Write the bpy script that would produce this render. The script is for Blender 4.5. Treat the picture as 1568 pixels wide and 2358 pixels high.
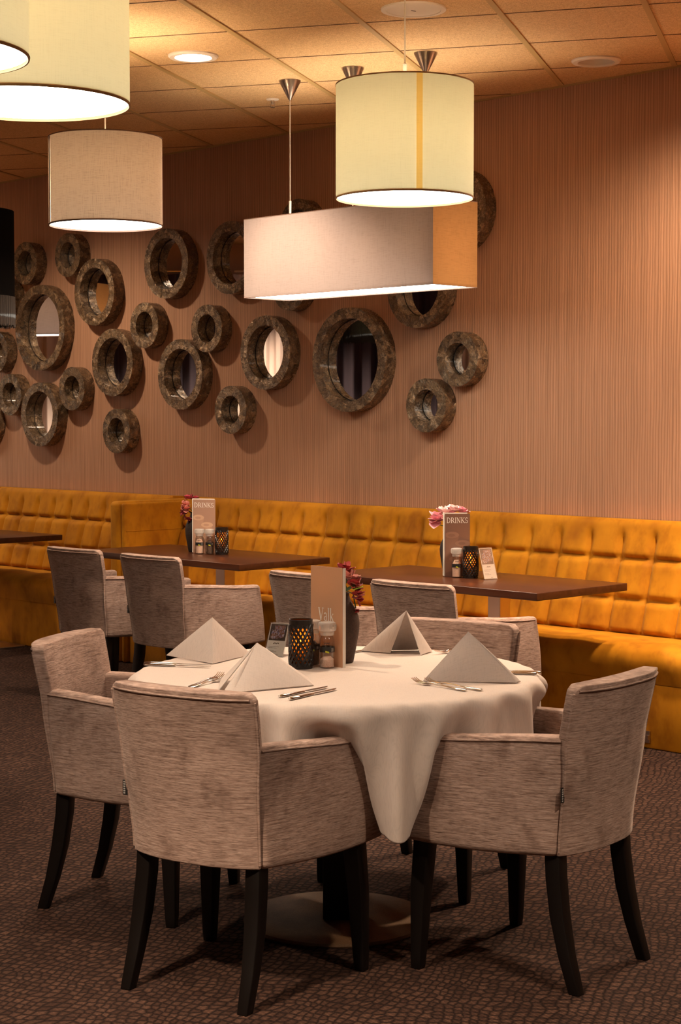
import bpy, bmesh, math, random
import numpy as np
from mathutils import Vector, Matrix

# ------------------------------------------------------------------ camera, world, exposure
scene = bpy.context.scene
for o in list(bpy.data.objects): bpy.data.objects.remove(o)
CAM_H = 1.514
H = CAM_H + 1.69                     # ceiling height
cd = bpy.data.cameras.new('camera'); cam = bpy.data.objects.new('camera', cd)
scene.collection.objects.link(cam)
cd.sensor_fit = 'VERTICAL'; cd.sensor_height = 36.0; cd.lens = 4000/2358*36.0
cd.clip_start = .05; cd.clip_end = 60
cam.location = (0, 0, CAM_H); cam.rotation_euler = (math.pi/2 - math.atan(219/4000), 0, 0)
scene.camera = cam
w = bpy.data.worlds.new('world'); scene.world = w; w.use_nodes = True
w.node_tree.nodes['Background'].inputs[0].default_value = (1, .72, .5, 1)
w.node_tree.nodes['Background'].inputs[1].default_value = .0
vs = scene.view_settings
vs.view_transform = 'Standard'; vs.look = 'None'; vs.gamma = 1; vs.use_curve_mapping = False
vs.exposure = 0.3
WARM = (1, .725, .44)
K_BULB = 37.0        # bulbs inside the pendant shades
K_SPOT = 430.0        # recessed downlights
K_DISC = 10.0         # pendant diffusers

# wall frame: s runs along the papered wall to the right, off is the distance from it into the room
AW = math.radians(-45.62159)
UX, UY = math.cos(AW), math.sin(AW)
NX, NY = UY, -UX                     # into the room
W0 = (0.0, 10.13736)
def WP(s, off, z=0.0): return Vector((W0[0]+s*UX+off*NX, W0[1]+s*UY+off*NY, z))
AC = math.radians(16.11)             # ceiling grid direction (clockwise from +Y)

# ------------------------------------------------------------------ helpers
C = scene.collection
def link(o): C.objects.link(o); return o
class MB:
    def __init__(s): s.v=[]; s.f=[]; s.m=[]; s.mi=0
    def add(s, vs_, fs):
        b=len(s.v); s.v+= [tuple(p) for p in vs_]; s.f += [tuple(i+b for i in f) for f in fs]; s.m += [s.mi]*len(fs); return s
    def box(s, c, d, rz=0):
        x,y,z=[k/2 for k in d]; P=[]
        for sx,sy,sz in ((-1,-1,-1),(1,-1,-1),(1,1,-1),(-1,1,-1),(-1,-1,1),(1,-1,1),(1,1,1),(-1,1,1)):
            px,py=sx*x,sy*y
            P.append((c[0]+px*math.cos(rz)-py*math.sin(rz), c[1]+px*math.sin(rz)+py*math.cos(rz), c[2]+sz*z))
        return s.add(P, [(0,3,2,1),(4,5,6,7),(0,1,5,4),(1,2,6,5),(2,3,7,6),(3,0,4,7)])
    def lathe(s, prof, n=48, c=(0,0,0), close=False, jit=0, seed=0):
        rnd=random.Random(seed); P=[]
        js=[1+jit*(rnd.random()-.5) for _ in range(n)]
        for r,z in prof:
            for k in range(n):
                a=2*math.pi*k/n; q=r*js[k]
                P.append((c[0]+q*math.cos(a), c[1]+q*math.sin(a), c[2]+z))
        m=len(prof); F=[]
        for i in range(m if close else m-1):
            j=(i+1)%m
            for k in range(n):
                l=(k+1)%n; F.append((i*n+k,i*n+l,j*n+l,j*n+k))
        if not close:
            if prof[0][0]>1e-6: pass
        return s.add(P,F)
    def disc(s, r, z, n=48, c=(0,0,0), up=True):
        P=[(c[0]+r*math.cos(2*math.pi*k/n), c[1]+r*math.sin(2*math.pi*k/n), c[2]+z) for k in range(n)]
        f=tuple(range(n)); return s.add(P,[f if up else f[::-1]])
    def tube(s, pts, r, n=8, cap=True):
        pts=[Vector(p) for p in pts]; rs = r if isinstance(r,(list,tuple)) else [r]*len(pts)
        P=[]; prev=None
        for i,p in enumerate(pts):
            t=(pts[min(i+1,len(pts)-1)]-pts[max(i-1,0)]).normalized()
            if prev is None:
                a=Vector((0,0,1)) if abs(t.z)<.9 else Vector((1,0,0)); x=t.cross(a).normalized()
            else: x=(prev-t*prev.dot(t)).normalized()
            prev=x; y=t.cross(x)
            for k in range(n):
                a=2*math.pi*k/n; P.append(p+(x*math.cos(a)+y*math.sin(a))*rs[i])
        F=[]
        for i in range(len(pts)-1):
            for k in range(n):
                l=(k+1)%n; F.append((i*n+k,i*n+l,(i+1)*n+l,(i+1)*n+k))
        if cap: F.append(tuple(range(n))[::-1]); F.append(tuple((len(pts)-1)*n+k for k in range(n)))
        return s.add(P,F)
    def loft(s, rings, cap=True):
        n=len(rings[0]); P=[p for r in rings for p in r]; F=[]
        for i in range(len(rings)-1):
            for k in range(n):
                l=(k+1)%n; F.append((i*n+k,i*n+l,(i+1)*n+l,(i+1)*n+k))
        if cap: F.append(tuple(range(n))[::-1]); F.append(tuple((len(rings)-1)*n+k for k in range(n)))
        return s.add(P,F)
    def grid(s, fn, nu, nv, closeu=False):
        P=[fn(i/(nu-(0 if closeu else 1)), j/(nv-1)) for i in range(nu) for j in range(nv)]; F=[]
        for i in range(nu if closeu else nu-1):
            for j in range(nv-1):
                a=i*nv+j; b=((i+1)%nu)*nv+j; F.append((a,b,b+1,a+1))
        return s.add(P,F)
    def build(s, name, mats, parent=None, smooth=True, bevel=0, seg=3, sub=0, angle=35, merge=False, fix=True, loc=None):
        me=bpy.data.meshes.new(name); me.from_pydata(s.v,[],s.f)
        if not isinstance(mats,(list,tuple)): mats=[mats]
        for m in mats: me.materials.append(m)
        me.polygons.foreach_set('material_index', s.m)
        if merge or fix:
            bm=bmesh.new(); bm.from_mesh(me)
            if merge: bmesh.ops.remove_doubles(bm, verts=bm.verts, dist=1e-5)
            if fix: bmesh.ops.recalc_face_normals(bm, faces=bm.faces)
            bm.to_mesh(me); bm.free()
        me.update()
        o=link(bpy.data.objects.new(name, me))
        if loc: o.location=loc
        if parent is not None: o.parent=parent
        if bevel:
            b=o.modifiers.new('bevel','BEVEL'); b.width=bevel; b.segments=seg; b.limit_method='ANGLE'; b.angle_limit=math.radians(angle)
        if sub:
            b=o.modifiers.new('sub','SUBSURF'); b.levels=sub; b.render_levels=sub
        if smooth:
            me.polygons.foreach_set('use_smooth',[True]*len(me.polygons))
            if bevel==0 and sub==0:
                try: me.set_sharp_from_angle(angle=math.radians(angle))
                except Exception: pass
        return o
def tag(o, label, cat, group=None, kind=None):
    o['label']=label; o['category']=cat
    if group: o['group']=group
    if kind: o['kind']=kind
    return o
def thing(name, label, cat, loc=(0,0,0), rz=0, group=None):
    o=link(bpy.data.objects.new(name,None)); o.location=loc; o.rotation_euler=(0,0,rz); o.empty_display_size=.05
    return tag(o,label,cat,group)
def struct(o): o['kind']='structure'; return o
def dup(root, loc, rz, label, group=None, rot=None):
    def kids(o): return [c for c in bpy.data.objects if c.parent is o]
    r=root.copy(); C.objects.link(r); r.location=loc
    r.rotation_euler = rot if rot is not None else (0,0,rz)
    r['label']=label
    if group: r['group']=group
    for ch in kids(root):
        c=ch.copy(); C.objects.link(c); c.parent=r
        for g in kids(ch):
            q=g.copy(); C.objects.link(q); q.parent=c
    return r

# ------------------------------------------------------------------ materials
def newmat(name):
    m=bpy.data.materials.new(name); m.use_nodes=True; nt=m.node_tree; b=nt.nodes['Principled BSDF']; return m,nt,b
def N(nt,t,**kw):
    n=nt.nodes.new(t)
    for k,v in kw.items(): setattr(n,k,v)
    return n
def simple(name, col, rough=.5, metal=0, spec=.5, coat=0, sheen=0, trans=0):
    m,nt,b=newmat(name); b.inputs['Base Color'].default_value=(*col,1); b.inputs['Roughness'].default_value=rough
    b.inputs['Metallic'].default_value=metal; b.inputs['Specular IOR Level'].default_value=spec
    b.inputs['Coat Weight'].default_value=coat; b.inputs['Sheen Weight'].default_value=sheen
    return m
def coords(nt, scale=(1,1,1), rot=(0,0,0), kind='Object'):
    tc=N(nt,'ShaderNodeTexCoord'); mp=N(nt,'ShaderNodeMapping')
    mp.inputs['Scale'].default_value=scale; mp.inputs['Rotation'].default_value=rot
    nt.links.new(tc.outputs[kind],mp.inputs[0]); return mp.outputs[0]
def noise(nt, vec, scale, detail=2, rough=.5, dist=0):
    n=N(nt,'ShaderNodeTexNoise'); n.inputs['Scale'].default_value=scale; n.inputs['Detail'].default_value=detail
    n.inputs['Roughness'].default_value=rough; n.inputs['Distortion'].default_value=dist
    nt.links.new(vec,n.inputs['Vector']); return n.outputs['Fac']
def ramp(nt, fac, stops):
    r=N(nt,'ShaderNodeValToRGB'); e=r.color_ramp.elements
    while len(e)<len(stops): e.new(.5)
    for i,(p,c) in enumerate(stops): e[i].position=p; e[i].color=(*c,1) if len(c)==3 else c
    nt.links.new(fac,r.inputs[0]); return r.outputs[0]
def mix(nt, a, b, fac, mode='MIX'):
    m=N(nt,'ShaderNodeMix',data_type='RGBA',blend_type=mode)
    for s,v in ((m.inputs[0],fac),(m.inputs[6],a),(m.inputs[7],b)):
        if isinstance(v,(int,float)): s.default_value=v
        elif isinstance(v,tuple): s.default_value=(*v,1)
        else: nt.links.new(v,s)
    return m.outputs[2]
def math_(nt, op, a, b=None, c=None):
    m=N(nt,'ShaderNodeMath',operation=op)
    for i,v in enumerate((a,b,c)):
        if v is None: continue
        if isinstance(v,(int,float)): m.inputs[i].default_value=v
        else: nt.links.new(v,m.inputs[i])
    return m.outputs[0]
def bump(nt, b, h, strength=.3, dist=.01):
    n=N(nt,'ShaderNodeBump'); n.inputs['Strength'].default_value=strength; n.inputs['Distance'].default_value=dist
    nt.links.new(h,n.inputs['Height']); nt.links.new(n.outputs[0],b.inputs['Normal'])
def grey(v): return (v,v,v)

def mat_wallpaper():
    m,nt,b=newmat('wallpaper')
    v=coords(nt); sx=N(nt,'ShaderNodeSeparateXYZ'); nt.links.new(v,sx.inputs[0])
    d=noise(nt,coords(nt,(6,6,.9)),1.6,3,.55); d3=noise(nt,coords(nt,(38,38,2.6)),1,2)
    x=math_(nt,'ADD',sx.outputs[0],math_(nt,'MULTIPLY',d,.030))
    x=math_(nt,'ADD',x,math_(nt,'MULTIPLY',d3,.012))
    ph=math_(nt,'SINE',math_(nt,'MULTIPLY',x,2*math.pi/.0165))
    h=math_(nt,'ADD',math_(nt,'MULTIPLY',ph,.5),.5)
    f=noise(nt,coords(nt,(150,150,1.6)),1,3,.6); g=noise(nt,coords(nt,(42,42,.7)),1,2,.5)
    c=ramp(nt,h,[(0,(.385,.205,.120)),(.5,(.47,.258,.155)),(1,(.515,.290,.180))])
    c=mix(nt,c,ramp(nt,f,[(.3,grey(.84)),(.7,grey(1.10))]),1.0,'MULTIPLY')
    c=mix(nt,c,ramp(nt,g,[(.3,grey(.90)),(.7,grey(1.06))]),1.0,'MULTIPLY')
    nt.links.new(c,b.inputs['Base Color']); b.inputs['Roughness'].default_value=.62; b.inputs['Specular IOR Level'].default_value=.25
    bump(nt,b,math_(nt,'ADD',h,f),.22,.003); return m
def mat_carpet():
    m,nt,b=newmat('carpet')
    v=coords(nt,(1,1,1),(0,0,.35))
    wob=noise(nt,v,3.0,2); wb=N(nt,'ShaderNodeVectorMath',operation='SCALE')
    cmb=N(nt,'ShaderNodeCombineXYZ'); nt.links.new(wob,cmb.inputs[0]); nt.links.new(wob,cmb.inputs[1]); nt.links.new(cmb.outputs[0],wb.inputs[0]); wb.inputs['Scale'].default_value=.12
    ad=N(nt,'ShaderNodeVectorMath',operation='ADD'); nt.links.new(v,ad.inputs[0]); nt.links.new(wb.outputs[0],ad.inputs[1])
    sc=N(nt,'ShaderNodeVectorMath',operation='MULTIPLY'); nt.links.new(ad.outputs[0],sc.inputs[0]); sc.inputs[1].default_value=(40,32,1)
    vo=N(nt,'ShaderNodeTexVoronoi',feature='DISTANCE_TO_EDGE',voronoi_dimensions='2D'); vo.inputs['Scale'].default_value=1; vo.inputs['Randomness'].default_value=.45
    nt.links.new(sc.outputs[0],vo.inputs['Vector'])
    vc=N(nt,'ShaderNodeTexVoronoi',feature='F1',voronoi_dimensions='2D'); vc.inputs['Scale'].default_value=1; vc.inputs['Randomness'].default_value=.45
    nt.links.new(sc.outputs[0],vc.inputs['Vector'])
    cell=N(nt,'ShaderNodeSeparateColor'); nt.links.new(vc.outputs['Color'],cell.inputs[0])
    edge=ramp(nt,vo.outputs['Distance'],[(.03,grey(0)),(.26,grey(1))])
    vh=coords(nt,(1,1,1),(0,0,.95)); sh=N(nt,'ShaderNodeSeparateXYZ'); nt.links.new(vh,sh.inputs[0])
    hatch=math_(nt,'ADD',math_(nt,'MULTIPLY',math_(nt,'SINE',math_(nt,'MULTIPLY',sh.outputs[0],2*math.pi/.0085)),.5),.5)
    vn=coords(nt,(1,1,1)); fine=noise(nt,vn,260,2,.7); big=noise(nt,vn,1.5,2)
    base=mix(nt,(.042,.021,.015),(.085,.044,.030),cell.outputs[0])
    c=mix(nt,(.015,.008,.0065),base,edge)
    c=mix(nt,c,ramp(nt,hatch,[(0,grey(.28)),(.6,grey(1.2))]),.95,'MULTIPLY')
    c=mix(nt,c,ramp(nt,fine,[(.3,grey(.55)),(.7,grey(1.35))]),.8,'MULTIPLY')
    c=mix(nt,c,ramp(nt,big,[(.3,grey(.85)),(.7,grey(1.1))]),1.0,'MULTIPLY')
    nt.links.new(c,b.inputs['Base Color']); b.inputs['Roughness'].default_value=.95; b.inputs['Specular IOR Level'].default_value=.1
    hh=math_(nt,'ADD',math_(nt,'MULTIPLY',hatch,.4),math_(nt,'ADD',math_(nt,'MULTIPLY',fine,.6),edge)); bump(nt,b,hh,.6,.003); return m
def mat_ceiling():
    m,nt,b=newmat('ceiling_tile'); v=coords(nt)
    f=noise(nt,v,190,3,.75); f2=noise(nt,v,60,2,.6); g=noise(nt,v,.9,2)
    c=ramp(nt,f,[(.36,(.42,.250,.115)),(.48,(.62,.395,.195)),(.62,(.70,.47,.25))])
    c=mix(nt,c,ramp(nt,f2,[(.3,grey(.88)),(.7,grey(1.08))]),1.,'MULTIPLY')
    nt.links.new(c,b.inputs['Base Color']); b.inputs['Roughness'].default_value=.9; b.inputs['Specular IOR Level'].default_value=.15
    bump(nt,b,f,.5,.003); return m
def mat_fabric():
    m,nt,b=newmat('chenille')
    st=noise(nt,coords(nt,(20,20,380)),1,3,.6); st2=noise(nt,coords(nt,(60,60,220)),1,2,.6)
    bl=noise(nt,coords(nt,(11,11,8)),1,3,.6,.2); bl2=noise(nt,coords(nt,(2.6,2.6,2.2)),1,2,.5)
    c=ramp(nt,st,[(.30,(.18,.112,.088)),(.42,(.30,.200,.160)),(.55,(.40,.280,.230)),(.75,(.49,.36,.30))])
    c=mix(nt,c,ramp(nt,st2,[(.32,grey(.70)),(.55,grey(1.05))]),.8,'MULTIPLY')
    c=mix(nt,c,ramp(nt,bl,[(.28,(.62,.57,.55)),(.46,grey(1)),(.75,grey(1.08))]),1.,'MULTIPLY')
    c=mix(nt,c,ramp(nt,bl2,[(.3,grey(.82)),(.65,grey(1.08))]),1.,'MULTIPLY')
    nt.links.new(c,b.inputs['Base Color']); b.inputs['Roughness'].default_value=.8; b.inputs['Specular IOR Level'].default_value=.2
    b.inputs['Sheen Weight'].default_value=.35; b.inputs['Sheen Roughness'].default_value=.35; b.inputs['Sheen Tint'].default_value=(1,.85,.75,1)
    bump(nt,b,math_(nt,'ADD',st,st2),.35,.002); return m
def mat_velvet():
    m,nt,b=newmat('mustard_velvet')
    a=noise(nt,coords(nt,(5,5,4)),1,3,.55,.2); d=noise(nt,coords(nt,(16,16,9)),1,3,.6,.1); f=noise(nt,coords(nt),300,2)
    c=ramp(nt,a,[(.28,(.30,.100,.005)),(.45,(.45,.172,.006)),(.60,(.53,.212,.008)),(.8,(.61,.258,.010))])
    c=mix(nt,c,ramp(nt,d,[(.30,(.70,.62,.5)),(.50,grey(1))]),.7,'MULTIPLY')
    nt.links.new(c,b.inputs['Base Color']); b.inputs['Roughness'].default_value=.7; b.inputs['Specular IOR Level'].default_value=.15
    b.inputs['Sheen Weight'].default_value=.3; b.inputs['Sheen Tint'].default_value=(1,.7,.2,1); b.inputs['Sheen Roughness'].default_value=.4
    bump(nt,b,math_(nt,'ADD',a,math_(nt,'MULTIPLY',f,.15)),.25,.006); return m
def mat_cloth(name='tablecloth_linen', col=(.58,.495,.445)):
    m,nt,b=newmat(name); v=coords(nt,(1,1,1),(0,0,.5))
    w1=noise(nt,coords(nt,(900,40,40),(0,0,.5)),1,1); w2=noise(nt,coords(nt,(40,900,40),(0,0,.5)),1,1)
    s=math_(nt,'ADD',w1,w2)
    c=mix(nt,col,ramp(nt,s,[(.8,grey(.93)),(1.0,grey(1.03))]),1.,'MULTIPLY')
    nt.links.new(c,b.inputs['Base Color']); b.inputs['Roughness'].default_value=.75; b.inputs['Specular IOR Level'].default_value=.25
    b.inputs['Sheen Weight'].default_value=.1
    g=noise(nt,coords(nt),14,2,.5); bump(nt,b,g,.12,.006); return m
def mat_shell():
    m,nt,b=newmat('shell_mosaic')
    v=coords(nt); n1=noise(nt,v,9,3,.6); n2=noise(nt,coords(nt,(1,1,1),(1,2,3)),9,3,.6)
    cb=N(nt,'ShaderNodeCombineXYZ'); nt.links.new(n1,cb.inputs[0]); nt.links.new(n2,cb.inputs[1]); nt.links.new(n1,cb.inputs[2])
    sc=N(nt,'ShaderNodeVectorMath',operation='SCALE'); nt.links.new(cb.outputs[0],sc.inputs[0]); sc.inputs['Scale'].default_value=.11
    ad=N(nt,'ShaderNodeVectorMath',operation='ADD'); nt.links.new(v,ad.inputs[0]); nt.links.new(sc.outputs[0],ad.inputs[1])
    vo=N(nt,'ShaderNodeTexVoronoi',feature='F1'); vo.inputs['Scale'].default_value=32; nt.links.new(ad.outputs[0],vo.inputs['Vector'])
    ve=N(nt,'ShaderNodeTexVoronoi',feature='DISTANCE_TO_EDGE'); ve.inputs['Scale'].default_value=32; nt.links.new(ad.outputs[0],ve.inputs['Vector'])
    cs=N(nt,'ShaderNodeSeparateColor'); nt.links.new(vo.outputs['Color'],cs.inputs[0])
    c=ramp(nt,cs.outputs[0],[(0,(.105,.066,.036)),(.35,(.165,.108,.060)),(.65,(.225,.150,.085)),(1,(.34,.24,.15))])
    vein=noise(nt,coords(nt,(15,15,15)),1,5,.7,2.2); fine=noise(nt,v,95,3,.7)
    c=mix(nt,c,ramp(nt,vein,[(.36,grey(.38)),(.47,grey(.95)),(.66,(1.35,1.30,1.15))]),.95,'MULTIPLY')
    c=mix(nt,(.045,.028,.016),c,ramp(nt,ve.outputs['Distance'],[(.0,grey(0)),(.035,grey(1))]))
    nt.links.new(c,b.inputs['Base Color']); b.inputs['Specular IOR Level'].default_value=.6
    r=N(nt,'ShaderNodeMapRange'); r.inputs[3].default_value=.10; r.inputs[4].default_value=.42; nt.links.new(fine,r.inputs[0]); nt.links.new(r.outputs[0],b.inputs['Roughness'])
    b.inputs['Metallic'].default_value=.40; b.inputs['Coat Weight'].default_value=.15; b.inputs['Coat Roughness'].default_value=.1
    hh=math_(nt,'ADD',math_(nt,'MULTIPLY',cs.outputs[1],1.0),math_(nt,'ADD',math_(nt,'MULTIPLY',vein,2.6),math_(nt,'MULTIPLY',fine,.5))); bump(nt,b,hh,.6,.008); return m
def mat_wood():
    m,nt,b=newmat('dark_wood'); f=noise(nt,coords(nt,(2,38,38)),1,4,.6,.4)
    c=ramp(nt,f,[(.3,(.036,.010,.004)),(.7,(.070,.021,.008))])
    nt.links.new(c,b.inputs['Base Color']); b.inputs['Roughness'].default_value=.3; b.inputs['Specular IOR Level'].default_value=.35; b.inputs['Coat Weight'].default_value=.12; b.inputs['Coat Roughness'].default_value=.18
    return m
def mat_shade(name, col, tr, weave=.12, ts=1.0):
    m=bpy.data.materials.new(name); m.use_nodes=True; nt=m.node_tree; nt.nodes.clear()
    out=N(nt,'ShaderNodeOutputMaterial'); df=N(nt,'ShaderNodeBsdfDiffuse'); tl=N(nt,'ShaderNodeBsdfTranslucent'); mx=N(nt,'ShaderNodeMixShader')
    a=noise(nt,coords(nt,(30,30,520)),1,2); c2=noise(nt,coords(nt,(520,520,18)),1,2)
    s=math_(nt,'ADD',a,c2); k=ramp(nt,s,[(.75,grey(1-weave)),(1.15,grey(1+weave*.3))])
    c=mix(nt,col,k,1.,'MULTIPLY'); t=mix(nt,tr,k,1.,'MULTIPLY')
    nt.links.new(c,df.inputs[0]); nt.links.new(t,tl.inputs[0]); mx.inputs[0].default_value=.5
    nt.links.new(df.outputs[0],mx.inputs[1]); nt.links.new(tl.outputs[0],mx.inputs[2]); nt.links.new(mx.outputs[0],out.inputs[0]); return m
def mat_emit(name, col, s):
    m=bpy.data.materials.new(name); m.use_nodes=True; nt=m.node_tree; nt.nodes.clear()
    out=N(nt,'ShaderNodeOutputMaterial'); e=N(nt,'ShaderNodeEmission'); e.inputs[0].default_value=(*col,1); e.inputs[1].default_value=s
    nt.links.new(e.outputs[0],out.inputs[0]); return m
def mat_thin_glass(name, tint=(1,1,1), gl=.12, milky=0, rough=.03):
    m=bpy.data.materials.new(name); m.use_nodes=True; nt=m.node_tree; nt.nodes.clear()
    out=N(nt,'ShaderNodeOutputMaterial'); tr=N(nt,'ShaderNodeBsdfTransparent'); g=N(nt,'ShaderNodeBsdfGlossy'); mx=N(nt,'ShaderNodeMixShader'); lw=N(nt,'ShaderNodeLayerWeight')
    tr.inputs[0].default_value=(*tint,1); g.inputs['Roughness'].default_value=rough; lw.inputs[0].default_value=.35
    fac=math_(nt,'ADD',math_(nt,'MULTIPLY',lw.outputs['Facing'],.55),gl)
    nt.links.new(fac,mx.inputs[0]); nt.links.new(tr.outputs[0],mx.inputs[1]); nt.links.new(g.outputs[0],mx.inputs[2]); last=mx.outputs[0]
    if milky:
        d=N(nt,'ShaderNodeBsdfDiffuse'); d.inputs[0].default_value=(.85,.82,.78,1); m2=N(nt,'ShaderNodeMixShader'); m2.inputs[0].default_value=milky
        nt.links.new(last,m2.inputs[1]); nt.links.new(d.outputs[0],m2.inputs[2]); last=m2.outputs[0]
    nt.links.new(last,out.inputs[0]); return m
def mat_speckle(name, c1, c2, scale=260, rough=.6, bs=.4):
    m,nt,b=newmat(name); f=noise(nt,coords(nt),scale,3,.7); g=noise(nt,coords(nt),9,3,.6)
    c=ramp(nt,f,[(.35,c1),(.65,c2)]); c=mix(nt,c,ramp(nt,g,[(.3,grey(.75)),(.7,grey(1.15))]),1.,'MULTIPLY')
    nt.links.new(c,b.inputs['Base Color']); b.inputs['Roughness'].default_value=rough; bump(nt,b,f,bs,.002); return m
M=dict(
 wall=mat_wallpaper(), carpet=mat_carpet(), ceiling=mat_ceiling(), fabric=mat_fabric(), velvet=mat_velvet(), cloth=mat_cloth(),
 napkin=mat_cloth('napkin_linen',(.60,.515,.465)), shell=mat_shell(), wood=mat_wood(),
 plain_wall=simple('plain_wall',(.42,.26,.18),.8), bar=simple('ceiling_bar',(.42,.27,.10),.6), gap_shade=simple('ceiling_gap_shade',(.16,.085,.04),.9),
 mirror=simple('mirror_glass',(.86,.86,.86),.015,1), black=simple('black',(.006,.005,.005),.6), leg=simple('black_stained_wood',(.0045,.003,.0025),.42,spec=.3),
 steel=simple('brushed_steel',(.60,.52,.46),.30,1), silver=simple('polished_silver',(.78,.74,.70),.13,1), white_metal=simple('white_enamel',(.70,.60,.50),.5),
 cream=mat_shade('cream_shade',(.55,.46,.31),(.116,.112,.078),.05), grey_shade=mat_shade('grey_linen_shade',(.54,.43,.36),(.066,.048,.035),.2),
 rect_shade=mat_shade('lilac_linen_shade',(.50,.42,.41),(.052,.038,.033),.12), end_shade=mat_shade('amber_linen_shade',(.38,.19,.07),(.062,.027,.009),.16),
 seam=mat_shade('shade_seam',(.55,.36,.12),(.115,.078,.022),.05), hem=simple('shade_hem',(.38,.22,.10),.8), brown_seam=simple('brown_seam',(.17,.10,.075),.8),
 black_shade=simple('black_shade',(.0025,.002,.002),1,spec=.05), cord=simple('clear_cord',(.55,.47,.38),.4), white=simple('white_plastic',(.75,.70,.64),.4),
 disc=mat_emit('pendant_diffuser',(1,.93,.80),K_DISC), lamp=mat_emit('downlight_glow',(1,.95,.88),14), bulb=mat_emit('bulb_glow',(1,.8,.5),8),
 vase=mat_speckle('vase_glaze',(.034,.015,.009),(.062,.028,.017),150,.7,.3), vase_grey=mat_speckle('vase_stone',(.020,.014,.013),(.040,.028,.024),150,.55,.3),
 base=mat_speckle('bronze_base',(.15,.078,.034),(.23,.125,.06),330,.75,.3),
 glass=mat_thin_glass('thin_glass',(.95,.93,.90),.05), cap=mat_thin_glass('frosted_cap',(.9,.88,.85),.08,.30,.25), acrylic=mat_thin_glass('acrylic',(.95,.95,.95),.12),
 salt=mat_speckle('pink_salt',(.62,.36,.26),(.90,.68,.56),500,.7), pepper=mat_speckle('peppercorn',(.025,.015,.01),(.16,.09,.06),420,.7), band=simple('label_band',(.012,.012,.012),.5),
 lime=simple('lime_print',(.55,.55,.03),.5), white_print=simple('white_print',(.85,.80,.74),.6), grey_print=simple('grey_print',(.35,.33,.31),.6), dark_print=simple('dark_print',(.06,.045,.04),.7),
 menu_tan=simple('menu_tan',(.56,.30,.165),.55), menu_page=simple('menu_page',(.85,.80,.72),.6), menu_rose=simple('menu_rose',(.40,.235,.17),.35), menu_brown=simple('menu_brown',(.20,.105,.075),.3),
 rose_light=simple('rose_light',(.58,.37,.25),.35), rose_mid=simple('rose_mid',(.47,.28,.195),.35), brown_light=simple('brown_light',(.29,.155,.105),.3), brown_mid=simple('brown_mid',(.24,.125,.085),.3),
 lattice=simple('black_lattice',(.012,.007,.005),.35), wax=simple('wax',(.8,.65,.4),.6), flame=mat_emit('flame',(1,.62,.20),60),
 red=simple('red_petal',(.42,.020,.020),.6,sheen=.2), coral=simple('coral_petal',(.70,.25,.20),.6,sheen=.2), rosy=simple('rose_petal',(.45,.035,.06),.6,sheen=.2), pink=simple('pink_petal',(.82,.36,.42),.6,sheen=.2),
 pale_pink=simple('pale_pink_petal',(.90,.62,.60),.6,sheen=.2), leaf=simple('leaf',(.035,.10,.025),.5), lime_leaf=simple('lime_leaf',(.30,.55,.06),.5), stem=simple('stem',(.05,.08,.02),.6),
 drape=simple('dark_drape',(.045,.032,.045),.9), sheer=simple('pale_drape',(.62,.52,.48),.9), pane=simple('night_pane',(.01,.012,.02),.08),
)
def mat_amber():
    m=bpy.data.materials.new('amber_glass'); m.use_nodes=True; nt=m.node_tree; nt.nodes.clear()
    out=N(nt,'ShaderNodeOutputMaterial'); tr=N(nt,'ShaderNodeBsdfTransparent'); tl=N(nt,'ShaderNodeBsdfTranslucent'); mx=N(nt,'ShaderNodeMixShader')
    tr.inputs[0].default_value=(.55,.16,.03,1); tl.inputs[0].default_value=(.55,.17,.02,1); mx.inputs[0].default_value=.6
    nt.links.new(tr.outputs[0],mx.inputs[1]); nt.links.new(tl.outputs[0],mx.inputs[2]); nt.links.new(mx.outputs[0],out.inputs[0]); return m
M['amber']=mat_amber()
def mat_snapshot():
    m,nt,b=newmat('card_snapshot'); v=coords(nt,(115,115,115))
    vo=N(nt,'ShaderNodeTexVoronoi'); vo.inputs['Scale'].default_value=3.2; nt.links.new(v,vo.inputs['Vector'])
    s=N(nt,'ShaderNodeSeparateColor'); nt.links.new(vo.outputs['Color'],s.inputs[0])
    c=ramp(nt,s.outputs[0],[(0,(.05,.025,.03)),(.3,(.35,.12,.06)),(.5,(.12,.09,.12)),(.7,(.62,.42,.34)),(.86,(.16,.28,.60)),(1,(.85,.75,.68))])
    nt.links.new(c,b.inputs['Base Color']); b.inputs['Roughness'].default_value=.3; return m
M['snapshot']=mat_snapshot()

# ------------------------------------------------------------------ the room
ROOM=[(-7,-4.5),(5.2,-4.5)]
def wallpt(s): p=WP(s,0); return (p.x,p.y)
# papered wall meets the side walls
sR=(5.2-W0[0])/UX; sL=(-7-W0[0])/UX
ROOM += [wallpt(sR), wallpt(sL)]
m=MB(); m.add([(x,y,0) for x,y in ROOM],[(0,1,2,3)]); m.add([(x,y,-.1) for x,y in ROOM],[(3,2,1,0)])
struct(m.build('floor',M['carpet'],smooth=False,fix=False))
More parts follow.
